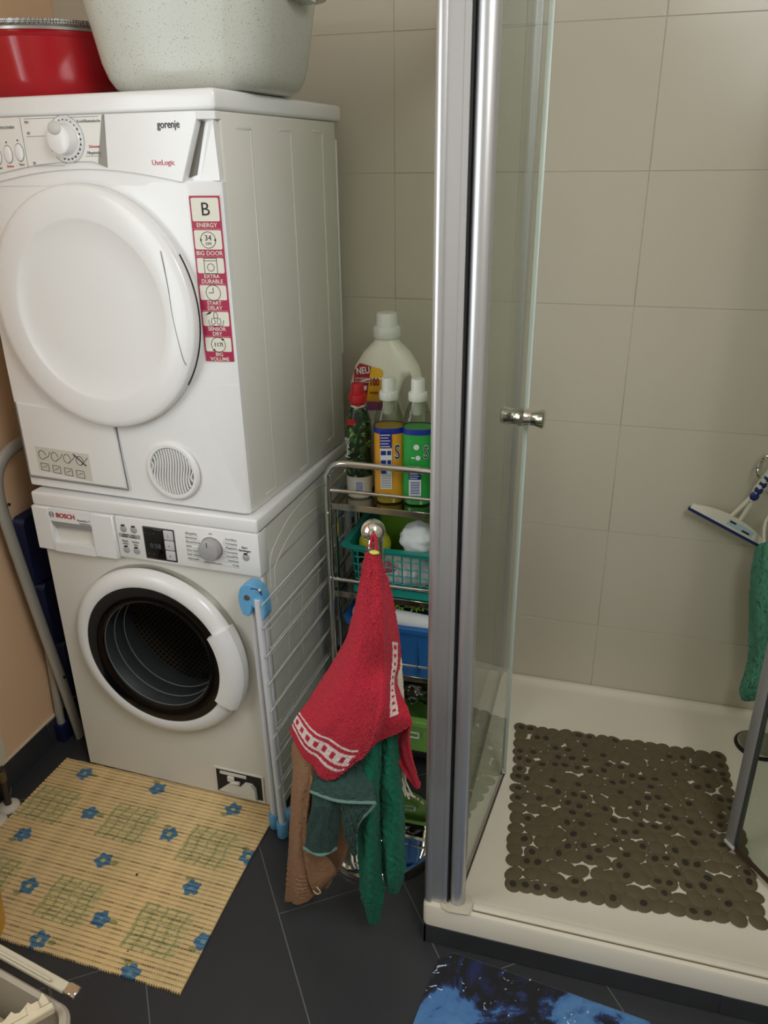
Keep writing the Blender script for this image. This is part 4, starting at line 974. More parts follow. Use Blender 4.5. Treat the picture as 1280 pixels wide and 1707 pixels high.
# bottles
def bot_loops(bm, secs, n=24, c=(0, 0), p=2.6):
    """secs: (z, rx, ry) superellipse loops"""
    L = []
    for z, rx, ry in secs:
        lp_ = []
        for i in range(n):
            t = 2*PI*i/n; cs, sn = math.cos(t), math.sin(t)
            lp_.append((c[0]+rx*math.copysign(abs(cs)**(2/p), cs), c[1]+ry*math.copysign(abs(sn)**(2/p), sn), z))
        L.append(lp_)
    loft(bm, L, True, True)
def slice_secs(secs, z0, z1, d):
    zs = [s[0] for s in secs]; out = []
    Zs = [z0]+[z for z in zs if z0 < z < z1]+[z1]
    for z in Zs: out.append((z, float(np.interp(z, zs, [s[1] for s in secs]))+d, float(np.interp(z, zs, [s[2] for s in secs]))+d))
    return out
def label_wrap(bm, secs, z0, z1, d, a0, a1, p=2.6, n=20):
    L = []
    for z, rx, ry in slice_secs(secs, z0, z1, d):
        row = []
        for t in np.linspace(a0, a1, n):
            cs, sn = math.cos(t), math.sin(t); row.append((rx*math.copysign(abs(cs)**(2/p), cs), ry*math.copysign(abs(sn)**(2/p), sn), z))
        L.append(row)
    loft(bm, L, False, False, closed=False)
ZS = .7955
def cap(bm, z, r, col_r=1.22):
    lathe(bm, [(0, z+.052), (r*.92, z+.052), (r*.98, z+.0495), (r*1.02, z+.021), (r*1.33, z+.0195), (r*1.40, z+.016), (r*1.40, z+.002), (r*1.33, z), (0, z)], 28)
m_capw = mat('cap_white', (224, 224, 216), .4); m_capr = mat('cap_red', (190, 24, 34), .35)
clear = glassmat('clear_bottle', (222, 226, 216), ior=1.45)
secs = [(0, .028, .024), (.004, .033, .029), (.02, .036, .031), (.10, .036, .031), (.195, .036, .031), (.222, .0335, .029), (.245, .026, .0235), (.262, .0185, .018), (.272, .0165, .0165)]
def softener(x, y, rz, label, liq, lab, name='fabric_softener_bottle'):
    b = thing(name, label, 'bottle', (x, y, ZS), rz)
    bm = NB(); bot_loops(bm, secs); obj('bottle_body', bm, clear, b)
    bm = NB(); bot_loops(bm, slice_secs(secs, .001, .196, -.0012)); obj('liquid', bm, mat(lab+'_liquid', liq[0], .3), b)
    bm = NB(); cap(bm, .262, .0165); obj('cap', bm, m_capw, b)
    bm = NB(); lathe(bm, [(.0145, .262), (.0135, .228), (.010, .225), (0, .225)], 20); obj('pouring_insert', bm, mat('insert_white', (208, 208, 196), .5), b)
    ml = mat(lab+'_label', liq[1], .35, mottle=.12, mscale=24)
    bm = NB(); label_wrap(bm, secs, .022, .197, .0008, -PI, PI, n=40); lb = obj('wrap_label', bm, ml, b)
    bm = NB(); label_wrap(bm, secs, .184, .198, .0012, -PI, PI, n=40); obj('label_band', bm, mat('label_blue', (30, 48, 150), .35), b)
    return b
mpb = mat('print_blue', (34, 44, 140), .4); mpw = mat('print_white', (226, 228, 230), .4); mbs = mat('script_dark', (24, 32, 66), .4)
def rect(b, x0, x1, z0, z1, m, y=-.0330, n='label_print'):
    bm = NB(); box(bm, x0, x1, y-.0004, y, z0, z1); return obj(n, bm, m, b, False)
b1 = softener(.222, .305, .28, 'bottle with white cap and orange label, amber liquid, middle of the three front bottles', ((214, 172, 62), (228, 160, 46)), 'amber')
rect(b1, -.022, .006, .150, .188, mpb); rect(b1, -.022, .006, .044, .148, mpw, -.0328)
for k in range(5): rect(b1, -.0205, .002-.004*(k % 2), .1815-.0072*k, .1835-.0072*k, mpw, -.0335)
for k in range(3): rect(b1, -.0205, -.008, .132-.024*k, .143-.024*k, mpb, -.0335); rect(b1, -.005, .004, .132-.024*k, .143-.024*k, mpb if k < 2 else mpw, -.0335)
for k in range(9): rect(b1, -.0205, .004, .048+.0045*k, .0497+.0045*k, m_print, -.0332)
text('lettering', 'S', .052, mpw, b1, (.0120, -.0338, .138), rot=(PI/2, 0, .10), ext=.0004, bold=.0016, sx=.6); text('lettering', 'S', .052, mbs, b1, (.0120, -.0346, .138), rot=(PI/2, 0, .10), ext=.0004, sx=.6)
b2 = softener(.292, .312, .2, 'bottle with white cap and green label, rightmost of the three front bottles', ((96, 190, 112), (46, 160, 70)), 'green')
rect(b2, -.020, .008, .072, .098, mpb); rect(b2, -.020, .010, .030, .072, mpw)
for k in range(4): rect(b2, -.018, .005-.004*(k % 2), .0915-.0055*k, .0933-.0055*k, mpw, -.0335)
for k in range(8): rect(b2, -.016, .007, .035+.0042*k, .0370+.0042*k, mpb, -.0335)
bm = NB(); disc(bm, (-.002, -.0338, .155), .007, 20, h=.0006); obj('label_emblem', bm, mpw, b2); bm = NB(); disc(bm, (.002, -.0338, .128), .006, 20, h=.0006); box(bm, -.014, -.006, -.0338, -.0333, .126, .130); obj('label_emblem', bm, mpw, b2)
text('lettering', 'S', .044, mpw, b2, (.0150, -.0338, .142), rot=(PI/2, 0, .10), ext=.0004, bold=.0014, sx=.6); text('lettering', 'S', .044, mbs, b2, (.0150, -.0346, .142), rot=(PI/2, 0, .10), ext=.0004, sx=.6)
# dark bottle, red cap
secd = [(0, .026, .024), (.004, .031, .028), (.03, .033, .030), (.09, .032, .029), (.13, .0295, .027), (.17, .0315, .029), (.20, .030, .028), (.225, .022, .021), (.24, .0165, .0165), (.252, .015, .015)]
b3 = thing('detergent_bottle', 'dark green label detergent bottle with a red cap, leftmost on the trolley top', 'bottle', (.140, .318, ZS), .3)
bm = NB(); bot_loops(bm, secd, p=2.3); obj('bottle_body', bm, mat('bottle_white', (206, 202, 192), .3), b3)
bm = NB(); label_wrap(bm, secd, .060, .236, .0007, -PI, PI, 2.3, 40)
md = mat('leafy_label', (30, 48, 30), .25); nt = md.node_tree; b_ = nt.nodes['Principled BSDF']; tc = nt.nodes.new('ShaderNodeTexCoord'); vn = nt.nodes.new('ShaderNodeTexNoise'); vn.inputs['Scale'].default_value = 38; vn.inputs['Detail'].default_value = 3; vn.inputs['Distortion'].default_value = 1.5
cr = nt.nodes.new('ShaderNodeValToRGB'); e = cr.color_ramp.elements; e[0].position = .5; e[0].color = (*lin((26, 40, 26)), 1); e[1].position = .70; e[1].color = (*lin((170, 190, 120)), 1); q = e.new(.6); q.color = (*lin((48, 92, 40)), 1)
nt.links.new(tc.outputs['Object'], vn.inputs['Vector']); nt.links.new(vn.outputs[0], cr.inputs[0]); nt.links.new(cr.outputs[0], b_.inputs['Base Color'])
obj('wrap_label', bm, md, b3)
bm = NB(); lathe(bm, [(.0172, .236), (.0172, .262), (0, .262)], 24); lathe(bm, [(0, .292), (.0140, .292), (.0155, .288), (.0165, .268), (.0215, .266), (.0225, .262), (.0225, .248), (.0205, .246), (0, .246)], 28); obj('cap', bm, m_capr, b3)
rect(b3, -.012, .010, .022, .050, mpw, -.0296)
for k in range(7): rect(b3, -.010, .008, .025+.0035*k, .0267+.0035*k, mpb, -.0300)
rect(b3, -.026, -.008, .196, .210, m_capr, -.0285)
text('lettering', 'Perwoll', .019, mpw, b3, (-.0275, -.0235, .110), rot=(PI/2, -PI/2, -.5), ext=.0003, sx=.9)
# big canister
b4 = thing('detergent_canister', 'large translucent white detergent canister with handle behind the front bottles', 'bottle', (.188, .415, ZS), .12)
secb = [(0, .082, .034), (.006, .092, .042), (.02, .096, .045), (.20, .096, .045), (.27, .093, .044), (.315, .080, .041), (.350, .058, .036), (.372, .036, .030), (.386, .026, .026), (.392, .025, .025)]
bm = NB()
def ring_at(z, rx, ry, n=32): return [(rx*math.copysign(abs(math.cos(t))**.8, math.cos(t)), ry*math.copysign(abs(math.sin(t))**.8, math.sin(t)), z) for t in [2*PI*i/n for i in range(n)]]
loft(bm, [ring_at(*s) for s in secb], True, True)
m_can = mat('canister_white', (226, 222, 206), .38, sss=.15)
can = obj('canister_body', bm, m_can, b4)
cut = NB(); loft(cut, [[(.052+x, y, .235+z*1.0) for x, z in [(.022*math.cos(t)+.018*math.sin(t)*.4, .062*math.sin(t)) for t in np.linspace(0, 2*PI, 24)[:-1]]] for y in (-.1, .1)], True, True)
co_ = obj('cutter', cut, m_can, None); co_.parent = b4
bpy.context.view_layer.update()
md_ = can.modifiers.new('hole', 'BOOLEAN'); md_.object = co_; md_.operation = 'DIFFERENCE'; md_.solver = 'EXACT'
bpy.context.view_layer.update(); me_ = bpy.data.meshes.new_from_object(can.evaluated_get(bpy.context.evaluated_depsgraph_get())); can.modifiers.clear(); can.data = me_; bpy.data.objects.remove(co_)
bm = NB(); tube(bm, smooth_path([(-.085, -.041, .20), (-.078, -.0440, .262), (-.05, -.0450, .288), (.0, -.0455, .292), (.028, -.0455, .288)], 6), .0022, 8); obj('moulded_ridge', bm, m_can, can)
bm = NB(); lathe(bm, [(0, .445), (.0235, .445), (.0255, .441), (.0265, .414), (.0325, .412), (.034, .408), (.034, .388), (.032, .385), (0, .385)], 36); obj('cap', bm, m_capw, b4)
ZL = .085
def rp(b, P, m, y): bm = NB(); poly(bm, [(x, y+max(0, z+ZL-.27)*.10, z+ZL) for x, z in P], (0, .0005, 0)); return obj('label_print', bm, m, b, False)
yy = -.0462
rp(b4, [(-.076, .226), (-.080, .150), (-.018, .150), (-.010, .230), (-.062, .244)], mat('label_red', (160, 28, 40), .4), yy)
rp(b4, [(-.034, .236), (-.046, .150), (-.004, .150), (-.004, .226), (-.012, .232)], mat('label_yellow', (224, 172, 32), .4), yy-.0005)
rp(b4, [(-.046, .149), (-.046, .128), (-.004, .128), (-.004, .149)], mat('label_violet', (150, 80, 130), .4), yy)
text('lettering', 'NEU', .023, mpw, b4, (-.070, yy-.001, .225+ZL), rot=(PI/2, -.1, 0), bold=.0004, sx=.75); text('lettering', 'HYGIENE', .0075, mpw, b4, (-.073, yy-.001, .207+ZL)); text('lettering', 'WÄSCHEDUFT', .0065, mpw, b4, (-.074, yy-.001, .199+ZL))
rp(b4, [(-.072, .178), (-.069, .189), (-.060, .189), (-.063, .178)], mpw, yy-.0006); rp(b4, [(-.054, .178), (-.051, .189), (-.044, .189), (-.046, .178)], mpw, yy-.0006)
mr_ = mat('digit_red', (140, 20, 30), .4); text('lettering', '100', .027, mr_, b4, (-.038, yy-.0015, .199+ZL), bold=.0006, sx=.62); text('lettering', 'WASCHEN', .0085, mr_, b4, (-.036, yy-.0015, .172+ZL), bold=.0002, sx=.85)

# baskets on the trolley
m_teal = mat('teal_plastic', (34, 150, 140), .35, sss=.0); m_bluep = mat('blue_plastic', (32, 104, 178), .35); m_green = mat('green_plastic', (128, 178, 84), .4)
TB = thing('teal_basket', 'teal plastic basket with a latticed front on the upper middle shelf', 'basket')
bx0, bx1, by0, by1, bz0, bz1 = .124, .366, .246, .462, .5465, .688
bm = NB(); loft(bm, [[(x, y, z) for x, y in rrect(bx0+i, bx1-i, by0+i, by1-i, .02)] for i, z in ((.012, bz0+.02), (.0, bz1-.003), (-.014, bz1-.004), (-.015, bz1), (.002, bz1), (.003, bz1-.002))], False, False)
# keep only the non-front wall below the rim
dead = [f for f in bm.faces if f.calc_center_median().y < by0+.013 and f.calc_center_median().z < bz1-.006 and bx0+.02 < f.calc_center_median().x < bx1-.02]
bmesh.ops.delete(bm, geom=dead, context='FACES')
o = obj('wall', bm, m_teal, TB); s = o.modifiers.new('s', 'SOLIDIFY'); s.thickness = .002
bm = NB(); box(bm, bx0+.012, bx1-.012, by0+.012, by1-.012, bz0, bz0+.003); box(bm, bx0+.012, bx1-.012, by0+.0105, by0+.0125, bz0, bz0+.022); box(bm, bx0+.018, bx1-.018, by0+.0, by0+.0025, bz1-.018, bz1-.002); obj('base', bm, m_teal, TB)
def fy(z): return by0+.0115*(bz1-z)/(bz1-bz0)
for k in range(9):
    x = bx0+.028+(bx1-bx0-.056)*k/8
    bm = NB(); tube(bm, [(x, fy(bz0+.02), bz0+.02), (x, fy(bz1-.016), bz1-.016)], .0022, 6); obj('lattice_bar', bm, m_teal, TB)
for k in range(4):
    z = bz0+.040+.022*k; P = []
    for q in range(65):
        x = bx0+.018+(bx1-bx0-.036)*q/64; P.append((x, fy(z), z+.003*abs(math.sin((x-bx0-.028)/(bx1-bx0-.056)*8*PI))))
    bm = NB(); tube(bm, P, .0018, 6); obj('lattice_bar', bm, m_teal, TB)
m_whc = mat('white_cotton', (232, 232, 236), .9, bump=.3, bscale=300, sheen=.3); 
def crumple(name, label, cat, c, r, m, seed, amp=.25, parent=None):
    bm = NB(); bmesh.ops.create_icosphere(bm, subdivisions=4, radius=1); R_ = random.Random(seed)
    ws = [(Vector([R_.gauss(0, 1) for _ in range(3)]).normalized()*R_.uniform(3, 7), R_.uniform(0, 6)) for _ in range(7)]
    for v in bm.verts:
        n = v.co.copy(); d = sum(abs(math.sin(n.dot(k)+p)) for k, p in ws)/7
        v.co = Vector((c[0]+n.x*r[0]*(1-amp+amp*2*d), c[1]+n.y*r[1]*(1-amp+amp*2*d), c[2]+n.z*r[2]*(1-amp+amp*2*d)))
    o = obj(name, bm, m, parent, ang=180)
    if label: tag(o, label, cat)
    return o
crumple('white_cloth', 'white cloth bundled on top of the teal basket', 'cloth', (.298, .315, .692), (.048, .040, .042), m_whc, 2, .22)
bm = NB(); sphere(bm, (.178, .315, .664), .043, .04, .04, 24, 14); yb = obj('yellow_ball', bm, mat('yellow_rubber', (206, 200, 48), .4)); tag(yb, 'yellow rounded ball in the teal basket behind the chrome ball', 'ball')
crumple('folded_laundry', 'white, pink and blue small laundry packed in the teal basket', 'laundry', (.245, .315, .595), (.098, .050, .040), mat('mixed_laundry', (222, 214, 220), .9, mottle=.16, mscale=22), 9, .2)
for nm, col, P, lb in (('pink_cloth', (214, 110, 130), (.215, .266, .625), 'pink striped cloth behind the lattice of the teal basket'), ('blue_cloth', (96, 150, 200), (.262, .266, .570), 'pale blue cloth low behind the lattice of the teal basket')):
    crumple(nm, lb, 'cloth', P, (.030, .006, .016), mat(nm, col, .9), 4, .2)
bm = NB(); loft(bm, [[(x, y, z) for x, y in rrect(-i+.17, .35+i, .40-i*.3, .45, .012)] for i, z in ((0, .55), (.004, .72), (.004, .735), (-.003, .74))], True, True)
tag(obj('green_box', bm, mat('lime_plastic', (120, 170, 50), .4)), 'lime green box standing at the back of the teal basket', 'box')
bm = NB(); box(bm, .29, .36, .352, .40, .735, .765, .006, 2); tag(obj('red_box', bm, mat('dark_red_plastic', (120, 24, 36), .4)), 'dark red packet lying below the top shelf behind the white cloth', 'packet')
BB = thing('blue_basket', 'blue plastic storage basket on the lower middle shelf', 'basket')
bm = NB(); basket(bm, .124, .366, .236, .462, .314, .478, .02, .014, .003, .014); obj('shell', bm, m_bluep, BB)
bm = NB()
for x in (.215, .262, .310): box(bm, x, x+.002, .238, .246, .325, .462, .0008, 1)
obj('rib', bm, m_bluep, BB)
bm = NB(); tube(bm, [(.135, .262, .482), (.20, .258, .488), (.28, .256, .484), (.36, .258, .480)], [.016, .021, .022, .020], 16); tag(obj('white_roll', bm, m_whc), 'white rolled cloth lying in the front of the blue basket', 'cloth')
crumple('white_bag', 'white crumpled cloth behind the roll in the blue basket', 'cloth', (.285, .345, .512), (.062, .040, .022), m_whc, 12, .3)
R_ = random.Random(11); bm = NB()
for k in range(110):
    x, y, z = R_.uniform(.23, .36), R_.uniform(.272, .325), R_.uniform(.498, .520); a = R_.uniform(0, PI)
    tube(bm, [(x-.007*math.cos(a), y-.007*math.sin(a), z-.003), (x, y, z+.002), (x+.007*math.cos(a), y+.007*math.sin(a), z-.002)], [.0015, .003, .0015], 6)
tag(obj('chenille_duster', bm, mat('lime_chenille', (150, 186, 50), .9)), 'lime green chenille duster in the blue basket', 'duster')
m_bag = glassmat('plastic_film', (150, 150, 150), .15, 1.5, 2.2)
gb = thing('green_storage_box', 'light green storage box with a white tag on the bottom shelf', 'box')
bm = NB(); basket(bm, .110, .366, .228, .462, .076, .196, .02, .010, .003, .016); obj('shell', bm, m_green, gb)
bm = NB(); box(bm, .262, .322, .222, .226, .130, .134, .001, 1); box(bm, .262, .322, .222, .226, .146, .150, .001, 1); box(bm, .318, .323, .222, .226, .130, .150, .001, 1); obj('tag_holder', bm, mpw, gb)
bm = NB(); box(bm, .088, .366, .234, .240, .058, .076, .001, 1)
for k in range(30): box(bm, .092+.0092*k, .0965+.0092*k, .2325, .234, .062, .066); box(bm, .092+.0092*k, .0965+.0092*k, .2325, .234, .069, .073)
obj('perforated_edge', bm, m_dark, TR)
crumple('plastic_bag', 'crumpled clear plastic bag between green box and blue basket', 'bag', (.305, .32, .252), (.07, .075, .042), m_bag, 21, .35)
bm = NB(); box(bm, .12, .36, .37, .45, .20, .29, .01, 2); tag(obj('dark_void_block', bm, mat('void_black', (20, 20, 22), .9)), 'black pouch block standing for the dark void behind the clear plastic bag', 'filler')  # black block added in place of the dark void above the green box
# pipes behind the machines, the black one standing for the shadowed gap
for x, r, c_ in ((.083, .014, (120, 118, 112)), (.050, .010, (28, 28, 30)), (.118, .016, (140, 138, 130))):
    bm = NB(); tube(bm, [(x, .575, 0), (x, .575, .76)], r, 14); tag(obj('drain_pipe' if c_[0] > 60 else 'gapfill', bm, mat('pipe_%d' % c_[0], c_, .5)), {120: 'grey waste pipe nearest the washing machine at the back wall', 28: 'black hose against the back wall', 140: 'light grey pipe at the back wall behind the trolley'}[c_[0]], 'pipe')

# towel stand with ball finial
BALL = (0.3511-.277, -0.2598+.003, 0.9825)
TS = thing('towel_stand', 'chrome towel stand with ball finial and round polished base', 'towel stand', (.277, -.003, 0))
m_mirror = mat('polished_base', (205, 203, 198), .03, metal=1)
bm = NB(); lathe(bm, [(0, .020), (.125, .017), (.140, .016)], 72); obj('base_plate', bm, m_mirror, TS)
bm = NB(); lathe(bm, [(.138, .0155), (.142, .021), (.150, .021), (.156, .014), (.158, .004), (.156, .0)], 72); obj('base_rim', bm, m_chrome, TS)
bm = NB(); lathe(bm, [(0, .018), (.017, .018), (.017, .842), (.012, .846), (.012, .852), (0, .853)], 32); obj('pole', bm, m_chrome, TS)
BX, BY, BZ = BALL
bm = NB(); sphere(bm, (BX, BY, BZ), .0216, u=40, v=24); obj('ball_finial', bm, m_chrome, TS)
bm = NB(); tube(bm, smooth_path([(0, 0, .846), (BX*.25, BY*.25, .868), (BX*.6, BY*.6, .905), (BX, BY, BZ-.006)], 6), .008, 12); obj('arm', bm, m_chrome, TS)
bm = NB(); tube(bm, smooth_path([(BX, BY-.018, BZ-.010), (BX, BY-.026, BZ-.022), (BX, BY-.036, BZ-.022), (BX, BY-.040, BZ-.012)], 5), .0022, 8); obj('hook', bm, m_chrome, TS)
m_red = m_terry('crimson_terry', (182, 44, 60), 480, .6)
nt = m_red.node_tree; b_ = nt.nodes['Principled BSDF']; uvn = nt.nodes.new('ShaderNodeAttribute'); uvn.attribute_name = 'Band'
mx = nt.nodes.new('ShaderNodeMix'); mx.data_type = 'RGBA'; mx.inputs[7].default_value = (*lin((226, 206, 202)), 1)
src = b_.inputs['Base Color'].links[0].from_socket; nt.links.new(src, mx.inputs[6]); nt.links.new(uvn.outputs['Fac'], mx.inputs[0]); nt.links.new(mx.outputs[2], b_.inputs['Base Color'])
def banded(name, rows, nu, nv, band, **k):
    o = sheet(name, rows, m_red, None, nu, nv, **k); me = o.data
    a = me.attributes.new('Band', 'FLOAT', 'POINT'); u, v = np.meshgrid(np.linspace(0, 1, nu), np.linspace(0, 1, nv)); a.data.foreach_set('value', band(u, v).astype(np.float32).reshape(-1)); return o
def band_red(u, v):
    s = v-.0*u; B = np.zeros_like(u)
    fe = u < .515
    core = (s > .876) & (s < .926) & fe
    sq_ = (((u*15) % 1) > .30) & (((u*15) % 1) < .78) & (s > .888) & (s < .914)
    B[core & ~sq_] = 1
    B[((s > .852) & (s < .860) & fe) | ((s > .942) & (s < .950) & fe)] = 1
    # the opposite band on the right flank
    w_ = u-(.955-.05*np.sin((v-.45)*4)); r2 = (v > .46) & (v < .86) & (w_ > -.075) & (w_ < .0)
    sq2 = (((v*26) % 1) > .3) & (((v*26) % 1) < .75) & (w_ > -.055) & (w_ < -.02)
    B[r2 & ~sq2] = 1
    return B
red = banded('kitchen_towel', RED, 180, 260, band_red, thick=.0045, wr=.0026, seed=1, fine=.0006,
    fold=lambda u, v: .0030*np.sin(u*15+v*4)*(1-v)*np.minimum(1, v*6)+.007*np.exp(-((u-.34+.06*v)/.07)**2)*v-.007*np.exp(-((u-.66-.10*(v-.5))/.045)**2)*np.clip(v*1.4-.3, 0, 1)+.005*np.exp(-((u-.8)/.08)**2)*v)
tag(red, 'crimson terry towel with white checked border hanging in front on the stand', 'towel')
o = sheet('towel_corner', REDB, m_red, red, 24, 60, thick=.0045, wr=.003, seed=2)
bm = NB()
tube(bm, smooth_path([(0.3582, -0.2985, 0.9703), (0.3600, -0.3002, 0.9816), (0.3628, -0.3018, 0.9940), (0.3665, -0.3035, 0.9963), (0.3685, -0.3035, 0.9876), (0.3694, -0.3035, 0.9740), (0.3680, -0.3068, 0.9618)], 5), .0030, 8); obj('hanging_loop', bm, m_red, red)
bm = NB(); sphere(bm, (0.3685, -0.3117, 0.9677), .009, .006, .0035, 12, 8); obj('loop_stitching', bm, mat('yellow_thread', (196, 196, 90), .9), red)
rib = lambda n: (lambda u, v: n*np.sin(u*60)*(v > .55))
br = sheet('bath_towel', BROWN, m_terry('tan_terry', (156, 118, 88), 600, .7), None, 90, 180, .005, .003, 3, .0007, fold=lambda u, v: .005*np.sin(u*9+1)*v+.0012*(np.sin(v*240)*(v > .80)*(v < .93))); tag(br, 'tan brown terry towel, lowest hanging on the left of the stand', 'towel')
o = sheet('towel_fold', BROWNF, m_terry('tan_terry_painted_shade', (150, 112, 82), 350), br, 24, 70, .005, .002, 5)  # fold in a darker tan copy, its shade put into the colour
bm = NB(); tube(bm, smooth_path([(0.2222, -0.3191, 0.1542), (0.2338, -0.3249, 0.1499), (0.2381, -0.3265, 0.1424), (0.2289, -0.3249, 0.1341), (0.2196, -0.3216, 0.1383)], 5), .0018, 6); obj('hanging_loop', bm, mat('beige_tape', (190, 160, 130), .9), br)
m_dg = m_terry('bottle_green_waffle', (54, 78, 72), 420, 1.0)
wf = lambda u, v: .0014*np.sign(np.sin(u*38))*np.sign(np.sin(v*30+np.floor(u*6)))
dg = sheet('waffle_towel', DGA, m_dg, None, 50, 60, .004, .002, 6, .0004, fold=wf); tag(dg, 'dark grey green waffle towel with pale hem below the crimson towel', 'towel')
sheet('towel_fold', DGB, m_dg, dg, 50, 60, .004, .002, 7, .0004, fold=lambda u, v: .0011*np.sin(u*95)*(v > .25)*(v < .92))
sheet('towel_fold', DGC, m_dg, dg, 40, 60, .004, .001, 8, .0004, fold=wf)
m_hem = m_terry('pale_green_hem', (104, 134, 126), 800, .3)
for rows in (DGA, DGB, DGC):
    P = [tuple(p) for p in rows[-1]] if rows is not DGC else [tuple(r[-1]) for r in rows]
    bm = NB(); tube(bm, [(p[0], p[1]-.002, p[2]) for p in smooth_path(P, 8)], .0036, 8, flat=.9); obj('hem', bm, m_hem, dg)
m_em = m_terry('emerald_knit', (22, 104, 80), 260, 1.0)
ck = lambda u, v: .0022*np.sin(u*20+3*np.sin(v*50))*np.sin(v*70)*(v < .8)+.0012*np.sin(u*60)*(v > .8)
em = sheet('cable_towel', EML, m_em, None, 40, 130, .008, .003, 9, .0004, fold=ck); tag(em, 'emerald green cable patterned towel hanging in two long tails on the right', 'towel')
sheet('towel_tail', EMR, m_em, em, 40, 120, .008, .003, 10, .0004, fold=ck)
wh = sheet('white_dishcloth', WH, m_terry('cream_cloth', (216, 206, 188), 500, .4), None, 20, 60, .004, .003, 12); tag(wh, 'narrow cream cloth glimpsed behind the crimson towel at its right', 'cloth')
bm = NB()
for k, (dx, dz) in enumerate(((.0, 0), (.006, .004), (.012, -.002), (.018, .006))): tube(bm, [(0.3982+dx*.8, -0.2820, 0.4586), (0.4030+dx, -0.2820, 0.4321+dz), (0.4079+dx*1.2, -0.2820, 0.4116+dz)], .0020, 6)
obj('fringe', bm, m_wp, wh)

# ---------------------------------------------------------------- on the dryer
ZD = 1.7005
tub = thing('laundry_tub', 'large speckled off-white plastic tub on top of the dryer', 'tub', (-.128, .215, ZD))
m_speck = mat('speckled_plastic', (190, 192, 184), .22, spec=.5); nt = m_speck.node_tree; b_ = nt.nodes['Principled BSDF']; tc = nt.nodes.new('ShaderNodeTexCoord')
vo = nt.nodes.new('ShaderNodeTexNoise'); vo.inputs['Scale'].default_value = 330; vo.inputs['Detail'].default_value = 1; cr = nt.nodes.new('ShaderNodeValToRGB'); e = cr.color_ramp.elements; e[0].position = .26; e[0].color = (*lin((150, 148, 136)), 1); e[1].position = .38; e[1].color = (*lin((192, 194, 184)), 1)
nt.links.new(tc.outputs['Object'], vo.inputs['Vector']); nt.links.new(vo.outputs[0], cr.inputs[0]); nt.links.new(cr.outputs[0], b_.inputs['Base Color'])
def tl(sx, sy, z, r=.07): return [(x, y, z) for x, y in rrect(-sx, sx, -sy, sy, r, 8)]
bm = NB(); loft(bm, [tl(.125, .105, 0), tl(.150, .128, .003), tl(.163, .140, .012), tl(.171, .148, .028), tl(.178, .155, .055), tl(.195, .170, .172), tl(.203, .178, .178), tl(.213, .188, .180), tl(.215, .190, .187), tl(.205, .180, .190), tl(.192, .168, .186), tl(.172, .150, .05), tl(.155, .133, .012)], True, True)
obj('shell', bm, m_speck, tub)
bm = NB(); loft(bm, [[(x, y, z) for x, y in rrect(.178, .228, -.045, .045, .02)] for z in (.158, .164, .184)], True, True); bmesh.ops.bevel(bm, geom=bm.edges[:], offset=.002, segments=1, affect='EDGES'); obj('carry_lug', bm, m_speck, tub)
bs = thing('washing_bowl', 'glossy red round plastic bowl on top of the dryer, left of the tub', 'bowl', (-.530, .268, ZD))
m_redp = mat('red_plastic', (176, 12, 30), .18, coat=.3)
bm = NB(); lathe(bm, [(0, .002), (.130, .002), (.135, 0), (.150, .0), (.156, .006), (.166, .04), (.180, .112), (.186, .116), (.188, .122), (.184, .124), (.176, .120), (.160, .03), (.14, .008), (0, .006)], 72); obj('shell', bm, m_redp, bs)
sv = thing('colander', 'silver perforated metal colander resting in the red bowl', 'colander', (-.530, .268, ZD+.122))
m_perf = mat('perforated_silver', (190, 190, 188), .35, metal=.9); nt = m_perf.node_tree; uvn = nt.nodes.new('ShaderNodeTexCoord'); vo = nt.nodes.new('ShaderNodeTexVoronoi'); vo.inputs['Scale'].default_value = 260; vo.inputs['Randomness'].default_value = .15
lt = nt.nodes.new('ShaderNodeMath'); lt.operation = 'GREATER_THAN'; lt.inputs[1].default_value = .38; mx = nt.nodes.new('ShaderNodeMix'); mx.data_type = 'RGBA'; mx.inputs[6].default_value = (.08, .08, .08, 1); mx.inputs[7].default_value = (*lin((196, 196, 194)), 1)
nt.links.new(uvn.outputs['Object'], vo.inputs['Vector']); nt.links.new(vo.outputs['Distance'], lt.inputs[0]); nt.links.new(lt.outputs[0], mx.inputs[0]); nt.links.new(mx.outputs[2], nt.nodes['Principled BSDF'].inputs['Base Color'])
bm = NB(); lathe(bm, [(0, -.06), (.08, -.058), (.14, -.03), (.172, .001), (.183, .012), (.184, .020), (.172, .020), (.160, .004), (.10, -.04), (0, -.05)], 72); obj('bowl', bm, m_perf, sv)
bm = NB(); lathe(bm, [(.181, .0), (.190, .001), (.191, .006), (.186, .008), (.181, .007)], 72); obj('rim_band', bm, m_steel, sv)

